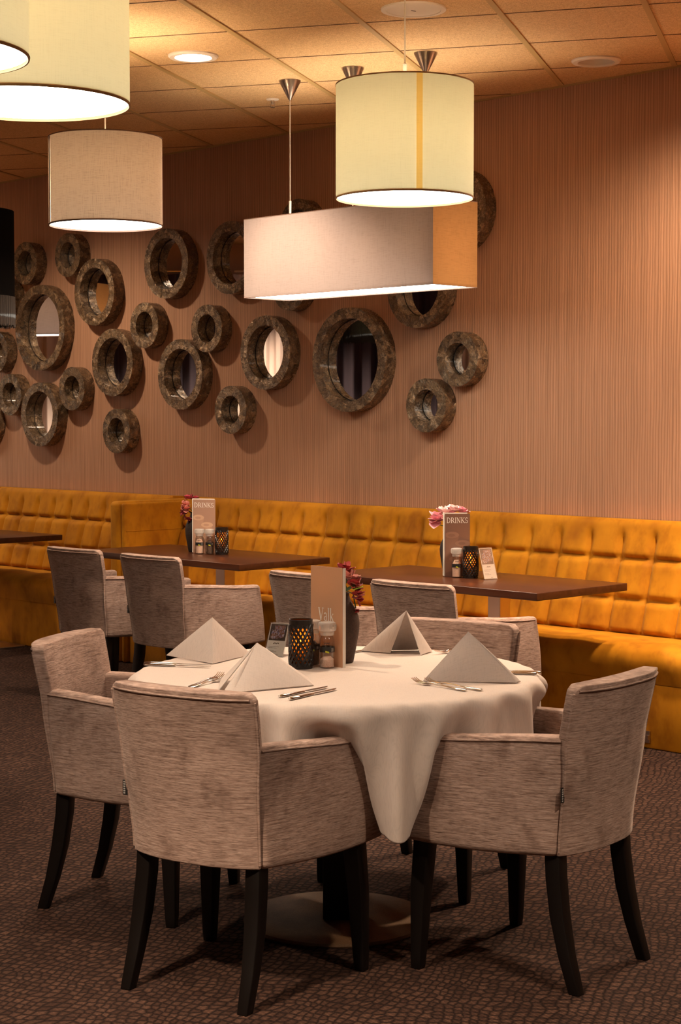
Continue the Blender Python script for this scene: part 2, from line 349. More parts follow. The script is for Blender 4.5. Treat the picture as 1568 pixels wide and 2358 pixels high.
# the ceiling has round openings for its two visible downlights
bm=bmesh.new(); es=[]
def loop_(pts):
    vv=[bm.verts.new(p) for p in pts]
    for i in range(len(vv)): es.append(bm.edges.new((vv[i],vv[(i+1)%len(vv)])))
loop_([(x,y,H) for x,y in ROOM])
for hx,hy in ((-.69,8.242),(1.214,8.351)): loop_([(hx+.100*math.cos(2*math.pi*k/40),hy+.100*math.sin(2*math.pi*k/40),H) for k in range(40)])
bmesh.ops.triangle_fill(bm,edges=es,use_beauty=True,normal=(0,0,-1))
vv=[bm.verts.new((x,y,H+.16)) for x,y in ROOM]; bm.faces.new(vv)
me=bpy.data.meshes.new('ceiling'); bm.to_mesh(me); bm.free(); me.materials.append(M['ceiling'])
struct(link(bpy.data.objects.new('ceiling',me)))
L=sR-sL
m=MB(); m.box((0,.05,H/2),(L+.2,.1,H)); o=struct(m.build('wall_back',M['wall'],smooth=False)); o.location=WP((sR+sL)/2,0); o.rotation_euler=(0,0,AW)
m=MB(); m.box((-7.05,(ROOM[3][1]-4.5)/2,H/2),(.1,ROOM[3][1]+4.5,H)); struct(m.build('wall_left',M['plain_wall'],smooth=False))
m=MB(); m.box((5.25,(ROOM[2][1]-4.5)/2,H/2),(.1,ROOM[2][1]+4.5,H)); struct(m.build('wall_right',M['plain_wall'],smooth=False))
m=MB(); m.box((-.9,-4.55,H/2),(12.4,.1,H)); struct(m.build('wall_front',M['plain_wall'],smooth=False))
m=MB(); m.box((0,-.004,H-.005),(L-.1,.008,.010)); o=struct(m.build('trim_1',M['bar'],smooth=False)); o.location=WP((sR+sL)/2,0); o.rotation_euler=(0,0,AW)

# ceiling grid: wide bars along one direction, thin dark strips across painted as shadow gaps
def clip_line(p,d):
    t0,t1=-50,50
    n=len(ROOM)
    for i in range(n):
        a=Vector(ROOM[i]); b=Vector(ROOM[(i+1)%n]); e=b-a; nn=Vector((-e.y,e.x))   # inward for CCW
        den=nn.dot(d); num=nn.dot(p-a)
        if abs(den)<1e-9:
            if num<0: return None
            continue
        t=-num/den
        if den>0: t0=max(t0,t)
        else: t1=min(t1,t)
    return (t0,t1) if t1-t0>.1 else None
G0=Vector((.098,7.56))               # a crossing of the grid
dA=Vector((math.sin(AC),math.cos(AC))); dB=Vector((math.cos(AC),-math.sin(AC)))
mb=MB(); mj=MB()
for k in range(-22,24):
    for d,e,wd,th,mm in ((dA,dB,.026,.006,mb),(dB,dA,.0055,.0022,mj)):
        p=G0+e*(k*.6+ (0 if mm is mb else 0)); r=clip_line(p,d)
        if not r: continue
        t0,t1=r; t0+=.03; t1-=.03
        c=p+d*((t0+t1)/2); mm.box((c.x,c.y,H-th/2),(t1-t0,wd,th),math.atan2(d.y,d.x))
struct(mb.build('trim_2',M['bar'],smooth=False)); struct(mj.build('trim_3',M['gap_shade'],smooth=False))

# windows and drapes on the far left side of the room: seen in the round mirrors
wi=0
for (y0,y1,mat_) in ((8.55,9.25,'sheer'),(9.3,10.6,'drape'),(10.65,11.3,'sheer'),(11.35,12.7,'drape'),(12.75,13.8,'sheer'),(13.85,16.6,'drape'),(5.5,8.5,'drape')):
    wi+=1
    t=thing('curtain', '%s curtain in even folds on the far left wall, reflected in the mirrors'%('pale' if mat_=='sheer' else 'dark plum'), 'curtain',(-6.85,(y0+y1)/2,0),group='curtains on the side wall')
    m=MB(); hw=(y1-y0)/2
    m.grid(lambda u,v:(.05*math.sin(u*(y1-y0)*2*math.pi/.16)+.01*math.sin(u*91), -hw+2*hw*u, .04+v*2.86), int((y1-y0)*75), 2)
    m.build('drape',M[mat_],t)
    m=MB(); m.tube([(0,-hw+.01,2.93),(0,hw-.01,2.93)],.014,10); m.build('rod',M['steel'],t)

# ------------------------------------------------------------------ round shell mirrors
MIR=[(-3.082,2.591,.295),(-2.572,2.615,.295),(-2.272,2.349,.445),(-2.911,2.134,.595),(-3.459,1.981,.295),(-3.292,1.672,.295),(-2.925,1.531,.445),(-2.537,1.706,.295),
(-2.079,1.874,.445),(-1.733,2.107,.295),(-1.505,2.491,.445),(-2.040,1.420,.295),(-1.369,1.783,.445),(-1.106,2.064,.295),(-.880,2.488,.445),(-.881,1.557,.295),(-.562,1.900,.445),
(.151,1.840,.595),(.684,2.225,.445),(.984,1.825,.295),(.756,1.577,.295),(.960,2.620,.445),(-.275,2.643,.295),(-.345,2.288,.295),(-3.36,2.36,.295),(-3.62,1.46,.295)]
MLAB=['small round mirror beside the black shade, topmost at the far left','small round mirror with sparkling rim right beneath the grey drum shade','medium round mirror showing a white lamp, below the sparkling small one',
'largest round mirror of the left cluster, filled by a pale lamp reflection','small round mirror cut by the left picture edge, below the black fringe','small round mirror at the left edge just above the medium lowest-left one',
'medium round mirror lowest at the left, a small one at its upper right','small round mirror touching the upper right of the lowest-left medium mirror',
'medium round mirror right of the large left one, with a small one overlapping it','small round mirror overlapping the upper right rim of a medium dark mirror','medium round mirror high up, right of the grey drum shade',
'small round mirror hanging alone, lowest of the left cluster','medium dark round mirror with a small mirror touching its upper right','small round mirror left of the long lamp, touching the dark medium one below',
'medium round mirror half hidden behind the left end of the long box lamp','small round mirror hanging alone at the centre bottom of the cluster','medium round mirror below the left end of the box lamp showing pale curtain folds',
'largest round mirror in the middle, dark with a fringed shade reflected','medium round mirror, upper half behind the box lamp, right of the largest one','small round mirror farthest right, touching the one below it',
'small round mirror lowest on the right, below the farthest-right one','medium round mirror hidden behind the cream drum shade, its right rim showing','small round mirror peeking above the box lamp beside the cord',
'small round mirror, lower rim peeking under the left of the box lamp','small round mirror mostly hidden behind the black tasselled shade','small round mirror barely visible at the left picture edge above the sofa']
mz=Vector((NX,NY,0)).to_track_quat('Z','Y')
protos={}
def ring_mesh(dia,seed):
    R=dia/2; Wd=.060; D=.085
    m=MB(); m.lathe([(R,0.0),(R,D*.5),(R,D),(R-Wd,D),(R-Wd,0.0)],72,close=True,jit=.012,seed=seed); return m
for i,(s,z,dia) in enumerate(MIR):
    ang=(i*2.399)%6.283
    rot=(mz @ Matrix.Rotation(ang,4,'Z').to_quaternion()).to_euler()
    g={.295:'small shell mirrors on the wall',.445:'medium shell mirrors on the wall',.595:'large shell mirrors on the wall'}[dia]
    if dia not in protos:
        t=thing('round_mirror',MLAB[i],'mirror',WP(s,.0015,z),0,g); t.rotation_euler=rot
        ring_mesh(dia,i).build('frame',M['shell'],t,angle=32)
        m=MB(); m.disc(dia/2-.0655,.017,72); m.build('mirror_glass',M['mirror'],t,fix=False)
        m=MB(); m.lathe([(dia/2-.0592,.012),(dia/2-.0592,.0178),(dia/2-.0650,.0178),(dia/2-.0650,.012)],72,close=True); m.build('glass_rim',M['black'],t)
        protos[dia]=t
    else: dup(protos[dia],WP(s,.0015,z),0,MLAB[i],g,rot)

# ------------------------------------------------------------------ banquettes
def smooth(x): x=max(0,min(1,x)); return x*x*(3-2*x)
def tuft(s, z, s0=.199, ds=.192):
    fs=((s-s0)/ds)%1.0; d1=min(fs,1-fs)*ds
    rows=[.47,.63,.82]; d2=min(abs(z-r) for r in rows[1:])
    if z<.5: d2=min(d2,max(0,z-.465))
    a=min(1,d1/.045); b=min(1,d2/.032)
    fade=1-smooth((z-.90)/.08)
    a=(1-(1-a)**2.2); a=a*fade+(1-fade); b=1-(1-b)**2.2
    return .031*(a*b) + .006*min(a,b) - .006*(1-a)*(1-b)
def back_profile(z):   # distance of the cushion face from the wall
    return .235-(z-.47)*.285
def banquette(label, s0, s1, group):
    ob=WP(s0,0); t=thing('banquette',label,'sofa',(ob.x,ob.y,0),AW,group)
    n=int((s1-s0)/.012); Z=[.40+.0125*i for i in range(47)]+[.985,.995,1.003,1.008,1.010]
    rnd=random.Random(int(s0*10)+50)
    m=MB(); cols=[]
    prof=[]
    def f(i,j):
        s=s0+(s1-s0)*i/(n-1)
        e=min(s-s0,s1-s)
        if j<len(Z):
            z=Z[j]; y=back_profile(min(z,.97))+tuft(s,z)
            if z>.96: y-= .035*(1-math.sqrt(max(0,1-((z-.96)/.052)**2)))
            y-=.02*(1-min(1,e/.02))**2
            return (s-s0,-y,z)
        k=j-len(Z); return (s-s0,-[.10,.05,.005][k],1.011-.002*k)
    nz=len(Z)+3
    P=[f(i,j) for i in range(n) for j in range(nz)]; F=[]
    for i in range(n-1):
        for j in range(nz-1): a=i*nz+j; F.append((a,a+nz,a+nz+1,a+1))
    b0=len(P); P+= [(0,-.005,.40),(s1-s0,-.005,.40)]
    F.append(tuple([j for j in range(nz)]+[b0])); F.append(tuple([(n-1)*nz+j for j in range(nz)][::-1]+[b0+1]))
    m.add(P,F); m.build('backrest',M['velvet'],t,angle=75)
    # seat pad with a rounded nose, and the upholstered front down to the floor
    prof=[(.20,.462),(.30,.470),(.42,.474),(.52,.470),(.568,.456),(.592,.43),(.600,.395),(.596,.36),(.588,.32),(.584,.30)]
    ns=max(8,int((s1-s0)/.03))
    def g(i,j):
        s=(s1-s0)*i/(ns-1); o,z=prof[j]
        wr=.004*math.sin(s*21+2*math.sin(s*5))*(1 if 1<j<8 else 0); return (s,-o+wr*.5,z+wr)
    P=[g(i,j) for i in range(ns) for j in range(len(prof))]; F=[]
    q=len(prof)
    for i in range(ns-1):
        for j in range(q-1): a=i*q+j; F.append((a,a+q,a+q+1,a+1))
    b=len(P); P+=[(0,-.2,.30),(s1-s0,-.2,.30)]
    F.append(tuple(list(range(q))+[b])); F.append(tuple([(ns-1)*q+j for j in range(q)][::-1]+[b+1])); F.append((q-1,(ns-1)*q+q-1,b+1,b))
    m=MB(); m.add(P,F); m.build('seat',M['velvet'],t,angle=60)
    m=MB(); m.box(((s1-s0)/2,-.31,.152),(s1-s0,.54,.304)); m.build('base',M['velvet'],t,bevel=.008)
    return t
bqC=banquette('long mustard velvet banquette with square-tufted back, right of the velvet end wing',-1.268,4.2,'mustard banquettes along the wall')
banquette('mustard velvet banquette section left of the velvet end wing, behind the leftmost table',-3.40,-1.42,'mustard banquettes along the wall')
banquette('mustard velvet banquette section cut by the left picture edge beyond the dark seam',-6.2,-3.415,'mustard banquettes along the wall')
# upholstered wing between the two sections
t=thing('banquette_wing','plain mustard velvet end wing standing out from the wall between the two banquettes','sofa divider',WP(-1.344,0),AW)
def slab(m, x0,x1,y0,y1,z0,z1): m.box(((x0+x1)/2,(y0+y1)/2,(z0+z1)/2),(x1-x0,y1-y0,z1-z0))
m=MB(); slab(m,-.072,.030,-.618,-.01,0,.995); m.build('wing_core',M['velvet'],t,bevel=.03,seg=5)
m=MB()
def wf(u,v):
    y=-.01-.60*u; z=.005+.98*v; d=.026+.010*min(1,min(abs(z-.81)/.03,1))
    return (.030+d*.95,y,z)
m=MB(); slab(m,.032,.066,-.606,-.01,0,.985); m.build('wing_pad',M['velvet'],t,bevel=.016,seg=4)
m=MB(); m.tube([(.0665,-.59,.812),(.0665,-.02,.812)],.003,6); m.build('seam',M['velvet'],t)
# steel bracket low on the long banquette
m=MB(); m.box((0,-.004,0),(.035,.008,.055)); m.box((.012,-.012,.0),(.012,.016,.02)); o=m.build('bracket',M['steel'],bqC,smooth=False,bevel=.001)
o.location=(2.60+1.268,-.584,.055)

# ------------------------------------------------------------------ long tables
def long_table(label, s, off, wd=1.385, dp=.655):
    t=thing('dining_table',label,'table',WP(s,off),AW,'dark wood tables by the banquettes')
    m=MB(); m.box((0,0,.7325),(wd,dp,.035)); m.build('tabletop',M['wood'],t,bevel=.003)
    for x in (-.20,.20):
        m=MB(); m.box((x,0,.365),(.075,.075,.70)); m.build('column',M['steel'],t,smooth=False,bevel=.003)
    m=MB(); m.box((0,0,.006),(.80,.46,.012)); m.build('base_plate',M['steel'],t,bevel=.003)
    return t
long_table('dark brown rectangular table in the middle, with dark rose flowers on it',-.225,.865)
long_table('dark brown rectangular table at the right, with pale pink blossoms on it',1.785,.905)
long_table('dark brown rectangular table cut by the left picture edge, bare top',-2.755,.835)

# ------------------------------------------------------------------ chairs
def lean(z):
    if z<.66: return .03*smooth((z-.36)/.30)
    return .03+.032*((z-.66)/.16)
def hw(z): return .203+.026*smooth((z-.36)/.45)
TH=.062
def back_outer(u,z):
    y=-(.195+lean(z))-.048*(1-abs(u)**2.8)
    x=u*hw(z)
    return x,y
def arm_x(t): return .214+.080*(1-(1-t)**1.6)
def arm_top(t): return .682-.022*smooth(t*1.1)
def make_chair(label, group):
    t=thing('dining_chair',label,'chair',(0,0,0),0,group)
    # backrest
    us=[-1,-.97,-.9]+[-.8+.2*i for i in range(9)]+[.9,.97,1]; nv=16
    def topz(u): return .822-.020*max(0,(abs(u)-.90)/.10)**2
    rings=[]
    m=MB(); P=[];
    for u in us:
        for j in range(nv):
            z=.361+(topz(u)-.361)*j/(nv-1); x,y=back_outer(u,z); P.append((x,y,z))
    for u in us:
        for j in range(nv):
            z=.361+(topz(u)-.361)*j/(nv-1); x,y=back_outer(u,z); th=.031+(TH-.024+.012*(1-j/(nv-1)))*(1-abs(u)**4); P.append((x*(.985-.03*abs(u)**6),y+th,z))
    nu=len(us); o2=nu*nv; F=[]
    for i in range(nu-1):
        for j in range(nv-1):
            a=i*nv+j; F.append((a,a+1,a+nv+1,a+nv)); F.append((o2+a,o2+a+nv,o2+a+nv+1,o2+a+1))
        F.append((i*nv,(i+1)*nv,o2+(i+1)*nv,o2+i*nv)); F.append((i*nv+nv-1,o2+i*nv+nv-1,o2+(i+1)*nv+nv-1,(i+1)*nv+nv-1))
    for i in (0,nu-1):
        for j in range(nv-1):
            a=i*nv+j; f=(a,o2+a,o2+a+1,a+1); F.append(f)
    m.add(P,F); m.build('backrest',M['fabric'],t,bevel=.017,seg=4,angle=50)
    # armrests
    for sg in (-1,1):
        nt_=14; nz=9; P=[]
        for side in (0,1):
            for i in range(nt_):
                q=i/(nt_-1)
                for j in range(nz):
                    v=j/(nz-1); z0=.361+.003*q-.008*math.sin(math.pi*q); z=z0+(arm_top(q)-z0)*v
                    y1=.235+.040*(1-v)**1.2; y=-.190-(lean(z))+(y1+.190+lean(z))*q
                    x=arm_x(q)+.010*math.sin(math.pi*v)*q
                    if side: x-=TH*(1-.15*q)
                    P.append((sg*x,y,z))
        o2=nt_*nz; F=[]
        for i in range(nt_-1):
            for j in range(nz-1):
                a=i*nz+j; F.append((a,a+nz,a+nz+1,a+1)); F.append((o2+a,o2+a+1,o2+a+nz+1,o2+a+nz))
            F.append((i*nz+nz-1,(i+1)*nz+nz-1,o2+(i+1)*nz+nz-1,o2+i*nz+nz-1)); F.append((i*nz,o2+i*nz,o2+(i+1)*nz,(i+1)*nz))
        for i in (0,nt_-1):
            for j in range(nz-1): a=i*nz+j; F.append((a,a+1,o2+a+1,o2+a))
        m=MB(); m.add(P,F); m.build('armrest',M['fabric'],t,bevel=.015,seg=4,angle=50)
    # seat cushion
    m=MB(); rings=[]
    for z,ins in ((.366,.012),(.380,0),(.44,0),(.470,.006),(.482,.03)):
        r=[(-.16,-.15),(.16,-.15),(.228-ins,.235-ins),(.20-ins,.268-ins),(-.20+ins,.268-ins),(-.228+ins,.235-ins)]
        rings.append([(x,y,z) for x,y in r])
    m.loft(rings); m.build('seat',M['fabric'],t,bevel=.012,seg=3,angle=30)
    # piping along the seams
    m=MB()
    for sg in (-1,1):
        pts=[]
        for j in range(12):
            z=.372+(.80-.372)*j/11; x,y=back_outer(1,z); pts.append((sg*(x+.0005),y+.0005,z))
        m.tube(pts,.0034,6)
        pts=[]
        for i in range(12):
            q=.03+.93*i/11; y1=.235; z=arm_top(q)-.013; pts.append((sg*(arm_x(q)+.0012),-.19-lean(z)+(y1+.19+lean(z))*q,z))
        m.tube(pts,.003,6)
    pts=[]
    for i in range(17):
        u=-.95+1.9*i/16; z=.822-.016; x,y=back_outer(u,z); pts.append((x,y-.0012,z))
    m.tube(pts,.003,6)
    m.build('piping',M['fabric'],t)
    # woven tag in the left seam
    m=MB(); x,y=back_outer(1,.53); m.box((-x-.007,y-.001,.53),(.016,.002,.040)); tg=m.build('tag',M['black'],t,smooth=False)
    m=MB()
    for k in range(6): m.box((-x-.009,y-.0024,.515+.006*k),(.006,.0006,.0035))
    m.build('tag_lettering',M['grey_print'],tg,smooth=False)
    # legs
    def leg(path):
        m=MB(); rr=[]
        for (x,y,z,wx,wy) in path:
            rr.append([(x-wx,y-wy,z),(x+wx,y-wy,z),(x+wx,y+wy,z),(x-wx,y+wy,z)])
        m.loft(rr); return m.build('leg',M['leg'],t,bevel=.003,seg=2)
    for sg in (-1,1):
        leg([(sg*.176,-.168,.40,.022,.022),(sg*.178,-.174,.30,.022,.022),(sg*.182,-.188,.20,.0215,.021),(sg*.186,-.211,.10,.0185,.0185),(sg*.189,-.243,.0,.0155,.016)])
        leg([(sg*.238,.200,.40,.025,.025),(sg*.250,.209,.22,.0225,.0225),(sg*.256,.214,.03,.0165,.0165),(sg*.257,.215,.0,.0145,.0145)])
    return t
GC='taupe armchairs'
CH=[(-.274,4.64,.53,.848),(-.628,5.40,.953,-.302),(.54,4.78,-.796,.605),(.273,5.66,-.503,-.864)]
def heading(dx,dy): return math.atan2(dy,dx)-math.pi/2
ch=make_chair('taupe armchair in the left foreground with its back to the viewer','taupe armchairs round the white table')
ch.location=(CH[0][0],CH[0][1],0); ch.rotation_euler=(0,0,heading(.53,.848))
G1='taupe armchairs round the white table'; G2='taupe armchairs at the long tables'
dup(ch,(CH[1][0],CH[1][1],0),heading(*CH[1][2:]),'taupe armchair at the left side of the round table, facing right',G1)
dup(ch,(CH[2][0],CH[2][1],0),heading(*CH[2][2:]),'taupe armchair in the right foreground, seen side on and facing left',G1)
dup(ch,(CH[3][0],CH[3][1],0),heading(*CH[3][2:]),'taupe armchair beyond the round table, only its curved back top showing',G1)
dW=(.7147,.6994)
dup(ch,(-1.235,9.33,0),heading(.70,.714),'taupe armchair at the middle table, the left one of its pair',G2)
dup(ch,(-.782,8.86,0),heading(.70,.714),'taupe armchair at the middle table, the right one of its pair',G2)
dup(ch,(.018,7.87,0),heading(.70,.714),'taupe armchair at the right long table, half hidden behind the tan menu',G2)
dup(ch,(.470,7.443,0),heading(.69,.724),'taupe armchair at the right long table, its back fully seen',G2)

# ------------------------------------------------------------------ round table and its cloth
TC=(-.012,5.16); RT=.606; ZT=.751
t=thing('round_table','round dining table under the pale cloth, black column on a bronze disc base','table',(TC[0],TC[1],0))
m=MB(); m.lathe([(0,.715),(RT-.01,.715),(RT-.003,.722),(RT-.003,.742),(RT-.008,.747),(0,.747)],96); m.build('tabletop',M['wood'],t)
m=MB(); m.box((.012,0,.365),(.105,.105,.70)); m.build('column',M['leg'],t,bevel=.004)
m=MB(); m.lathe([(0,.0),(.278,.0),(.280,.004),(.278,.012),(.20,.014),(0,.014)],96); m.build('base_plate',M['base'],t)
def simulate_cloth(TC, R, ztop, RC, chairs, sp=0.0225, steps=420, iters=6):
    n=int(2*RC/sp)+3; c=(n-1)/2
    gx,gy=np.meshgrid(np.arange(n)-c,np.arange(n)-c,indexing='ij')
    P=np.stack([gx*sp,gy*sp,np.full_like(gx,0.02)+.0],-1)
    a=.35; ca,sa=np.cos(a),np.sin(a)
    rr=np.hypot(P[...,0],P[...,1]); mask=rr<RC+sp*.6
    # pull the rim verts onto the circle
    s=np.where(rr>RC,RC/np.maximum(rr,1e-6),1.0); P[...,0]*=s; P[...,1]*=s
    rest=P.copy()
    rng=np.random.RandomState(4)
    ang=np.arctan2(P[...,1],P[...,0])
    X=P.copy(); X[...,2]=.004+.0*rr
    over=rr>R
    # start with a wavy skirt so that folds form evenly
    X[...,2]+=np.where(over,(rr-R)*(.75*np.cos(12*(ang+1.36)+.9*np.sin(2*ang+1))+.2*np.sin(ang*5+2)),0)
    V=np.zeros_like(X)
    w=mask.astype(float); w[rr<R*.8]=0
    cons=[]
    def add(sa_,sb_,k):
        L=np.linalg.norm(rest[sa_]-rest[sb_],axis=-1)
        wa=w[sa_]*mask[sb_];wb=w[sb_]*mask[sa_]
        wa=wa*mask[sa_];wb=wb*mask[sb_]
        W=wa+wb; wa=np.where(W>0,wa/np.maximum(W,1e-9),0)*k; wb=np.where(W>0,wb/np.maximum(W,1e-9),0)*k
        cons.append((sa_,sb_,L,wa[...,None],wb[...,None]))
    S=slice
    def pairs(di,dj,k):
        # colour along the direction of the link
        for ph in range(2):
            if di>0:
                # rows i with (i//di)%2==ph
                I=[i for i in range(n-di) if (i//di)%2==ph]
                I=np.array(I); 
                if dj>=0: J=np.arange(0,n-dj)
                else: J=np.arange(-dj,n)
                a_=np.ix_(I,J); b_=np.ix_(I+di,J+dj)
            else:
                J=np.array([j for j in range(n-dj) if (j//dj)%2==ph]); I=np.arange(n)
                a_=np.ix_(I,J); b_=np.ix_(I,J+dj)
            add(a_,b_,k)
    pairs(1,0,1.);pairs(0,1,1.);pairs(1,1,.6);pairs(1,-1,.6);pairs(2,0,.03);pairs(0,2,.03)
    dt=.012; zt=.003
    ch=[]
    for (ox,oy,dx,dy) in chairs:
        ch.append((ox-TC[0],oy-TC[1],dx,dy))
    for st in range(steps):
        back=max(0.,1-st/(steps*.6)) *.34
        V[...,2]-=9.8*dt*(w>0); V*=.985
        Q=X+V*dt
        for it in range(iters):
            for a_,b_,L,wa,wb in cons:
                A=Q[a_];B=Q[b_];D=B-A;l=np.sqrt((D*D).sum(-1))+1e-9
                g=((l-L)/l)[...,None]*D
                Q[a_]=A+wa*g; Q[b_]=B-wb*g
            # table
            r=np.hypot(Q[...,0],Q[...,1]); z=Q[...,2]
            ins=(r<R+.009)&(z<zt)&(z>-.045)
            up=ins&((zt-z)<(R+.009-r)*1.2); side=ins&~up
            z[up]=zt
            f=np.where(side,(R+.009)/np.maximum(r,1e-6),1.); Q[...,0]*=f; Q[...,1]*=f
            if it%2==1 or it==iters-1:
                for ci,(ox,oy,dx,dy) in enumerate(ch):
                    rx,ry=dy,-dx
                    ex=Q[...,0]-ox+back*dx; ey=Q[...,1]-oy+back*dy
                    lx=ex*rx+ey*ry; ly=ex*dx+ey*dy; z=Q[...,2]
                    # seat
                    se=(abs(lx)<.24)&(ly>-.2)&(ly<.27)&(z<.475-ztop)&(z>.36-ztop); z[se]=.475-ztop
                    for sg in (-1,1):
                        l2=lx*sg; m=.012
                        x0=.225-m;x1=.292+m;y1=.245+m; tap=(ci,sg) in ((0,1),(2,-1));zz=.672-ztop+m
                        zf=np.clip(((z+ztop)-.36)/.32,0,1); y1v=(y1-.165+.19*(1-zf)**.8) if tap else y1+.035*(1-zf)
                        ins=(l2>x0)&(l2<x1)&(ly<y1v)&(ly>-.25)&(z<zz)&(z>.34-ztop)&mask
                        if not ins.any(): continue
                        pf=y1v-ly; pi=l2-x0; po=x1-l2; pz=(zz-z)*1.0
                        pf=pf*.6
                        mn=np.minimum(np.minimum(pf,pi),np.minimum(po,pz))
                        mf=ins&(mn==pf);mi=ins&(mn==pi)&~mf;mo=ins&(mn==po)&~mf&~mi;mz=ins&~mf&~mi&~mo
                        sy=np.where(mf,y1v-ly,0); sx=np.where(mi,-(pi),0)+np.where(mo,po,0); sx=sx*sg
                        Q[...,0]+=sx*rx+sy*dx; Q[...,1]+=sx*ry+sy*dy; z[mz]=zz
        V=(Q-X)/dt
        # friction on the table top
        top=(np.hypot(Q[...,0],Q[...,1])<R)&(Q[...,2]<.006)&(Q[...,2]>-.01)
        V[top,:2]*=.3
        if st>steps*.8: V*=.9
        X=Q
    return X,mask

X,mask=simulate_cloth(TC,RT,ZT,.93,CH)
n=X.shape[0]; idx=-np.ones(mask.shape,int); idx[mask]=np.arange(mask.sum()); V=X[mask]; F=[]
for i in range(n-1):
    for j in range(n-1):
        q=[idx[i,j],idx[i+1,j],idx[i+1,j+1],idx[i,j+1]]
        g=[k for k in q if k>=0]
        if len(g)>=3: F.append(tuple(int(k) for k in g))
V=V.copy()
# gathered folds of the hanging part
rr_=np.hypot(V[:,0],V[:,1]); th_=np.arctan2(V[:,1],V[:,0]); dr_=np.clip((.0-V[:,2])/.28,0,1)
ph_=22*th_+1.3*np.sin(3*th_+.5)+.7*np.sin(7*th_)
fo_=np.cos(ph_); fo_=np.sign(fo_)*np.abs(fo_)**.8
am_=.80+.20*np.sin(2.3*th_+1.0)
gap_=np.exp(-((th_+1.36)/.20)**2)
de_=.042*np.clip(dr_-.03,0,1)**.42*(fo_+.25)*am_*(1-.8*gap_)+.012*gap_*dr_*np.cos((th_+1.30)*26)
V[:,0]+=de_*np.cos(th_); V[:,1]+=de_*np.sin(th_)
V[:,2]+=ZT-.0015
m=MB(); m.add([tuple(map(float,p)) for p in V],F)
o=m.build('tablecloth',M['cloth'],smooth=True,sub=2,fix=True); o.location=(TC[0],TC[1],0)
so=o.modifiers.new('solid','SOLIDIFY'); so.thickness=.0016; so.offset=0
tag(o,'pale beige cloth draped over the round table with deep folds','tablecloth')
ZC=ZT+.0025

# ------------------------------------------------------------------ napkins: stiff folded tents
def tri_sheet(m, A,B,Cc, bow=.006, th=.0045, n=12):
    A,B,Cc=Vector(A),Vector(B),Vector(Cc); nr=(B-A).cross(Cc-A).normalized()
    def pt(i,j,s):
        # i rows from the apex, j across
        r=i/n; q=(j/i) if i else 0; p=A+((B-A)*(1-q)+(Cc-A)*q)*r
        b=bow*math.sin(math.pi*q)*r*math.sin(math.pi*min(1,r*.9)+.2); e=min(q,1-q)*r
        thk=th*(.35+.65*min(1,e*14))
        return p+nr*(b+s*thk/2)
    for s in (1,-1):
        P=[];F=[];st=[]
        for i in range(n+1):
            st.append(len(P)); 
            for j in range(i+1): P.append(pt(i,j,s))
        for i in range(n):
            for j in range(i+1):
                F.append((st[i]+j,st[i+1]+j,st[i+1]+j+1))
                if j<i: F.append((st[i]+j,st[i+1]+j+1,st[i]+j+1))
        if s<0: F=[f[::-1] for f in F]
        m.add(P,F)
    # edge strips
    def strip(ids):
        P=[]; 
        for (i,j) in ids: P+= [pt(i,j,1),pt(i,j,-1)]
        m.add(P,[(2*k,2*k+1,2*k+3,2*k+2) for k in range(len(ids)-1)])
    strip([(i,0) for i in range(n+1)]); strip([(n,j) for j in range(n+1)]); strip([(i,i) for i in range(n,-1,-1)])
def napkin(label, apex, panels, cx):
    m=MB()
    for (B,Cc,bow) in panels:
        tri_sheet(m,(apex[0]-cx[0],apex[1]-cx[1],apex[2]-ZC),(B[0]-cx[0],B[1]-cx[1],.003+(B[2] if len(B)>2 else 0)),(Cc[0]-cx[0],Cc[1]-cx[1],.003+(Cc[2] if len(Cc)>2 else 0)),bow)
    o=m.build('napkin',M['napkin'],loc=(cx[0],cx[1],ZC),fix=False,merge=True)
    tag(o,label,'napkin','napkins folded into tents'); return o
napkin('beige napkin tent with a curled near corner, in front of the left armchair',(-.402,5.42,.886),[((-.554,5.495),(-.392,5.305),.006),((-.392,5.305),(-.285,5.515),.004),((-.395,5.320),(-.37,5.37),.012)],(-.40,5.43))
napkin('beige napkin tent at front left with a slit down its left edge',(-.238,4.93,.870),[((-.302,4.735),(-.076,4.875),.010),((-.324,4.745),(-.292,4.742),.010),((-.345,4.99),(-.338,4.778),-.004),((-.076,4.875),(-.10,5.03),.0)],(-.22,4.9))
napkin('beige napkin tent at the back right, open toward the viewer',(.211,5.55,.893),[((.065,5.60),(.255,5.635),-.006),((.255,5.50),(.297,5.595),.008),((.065,5.60),(.16,5.545),.01),((.255,5.635),(.297,5.597),.0)],(.2,5.57))
napkin('wide beige napkin tent at the front right with a folded right edge',(.370,5.00,.893),[((.238,4.955),(.505,4.922),.010),((.500,4.930),(.516,4.945),.006),((.512,4.945),(.45,5.13),.0),((.238,4.96),(.30,5.12),.0)],(.37,4.98))

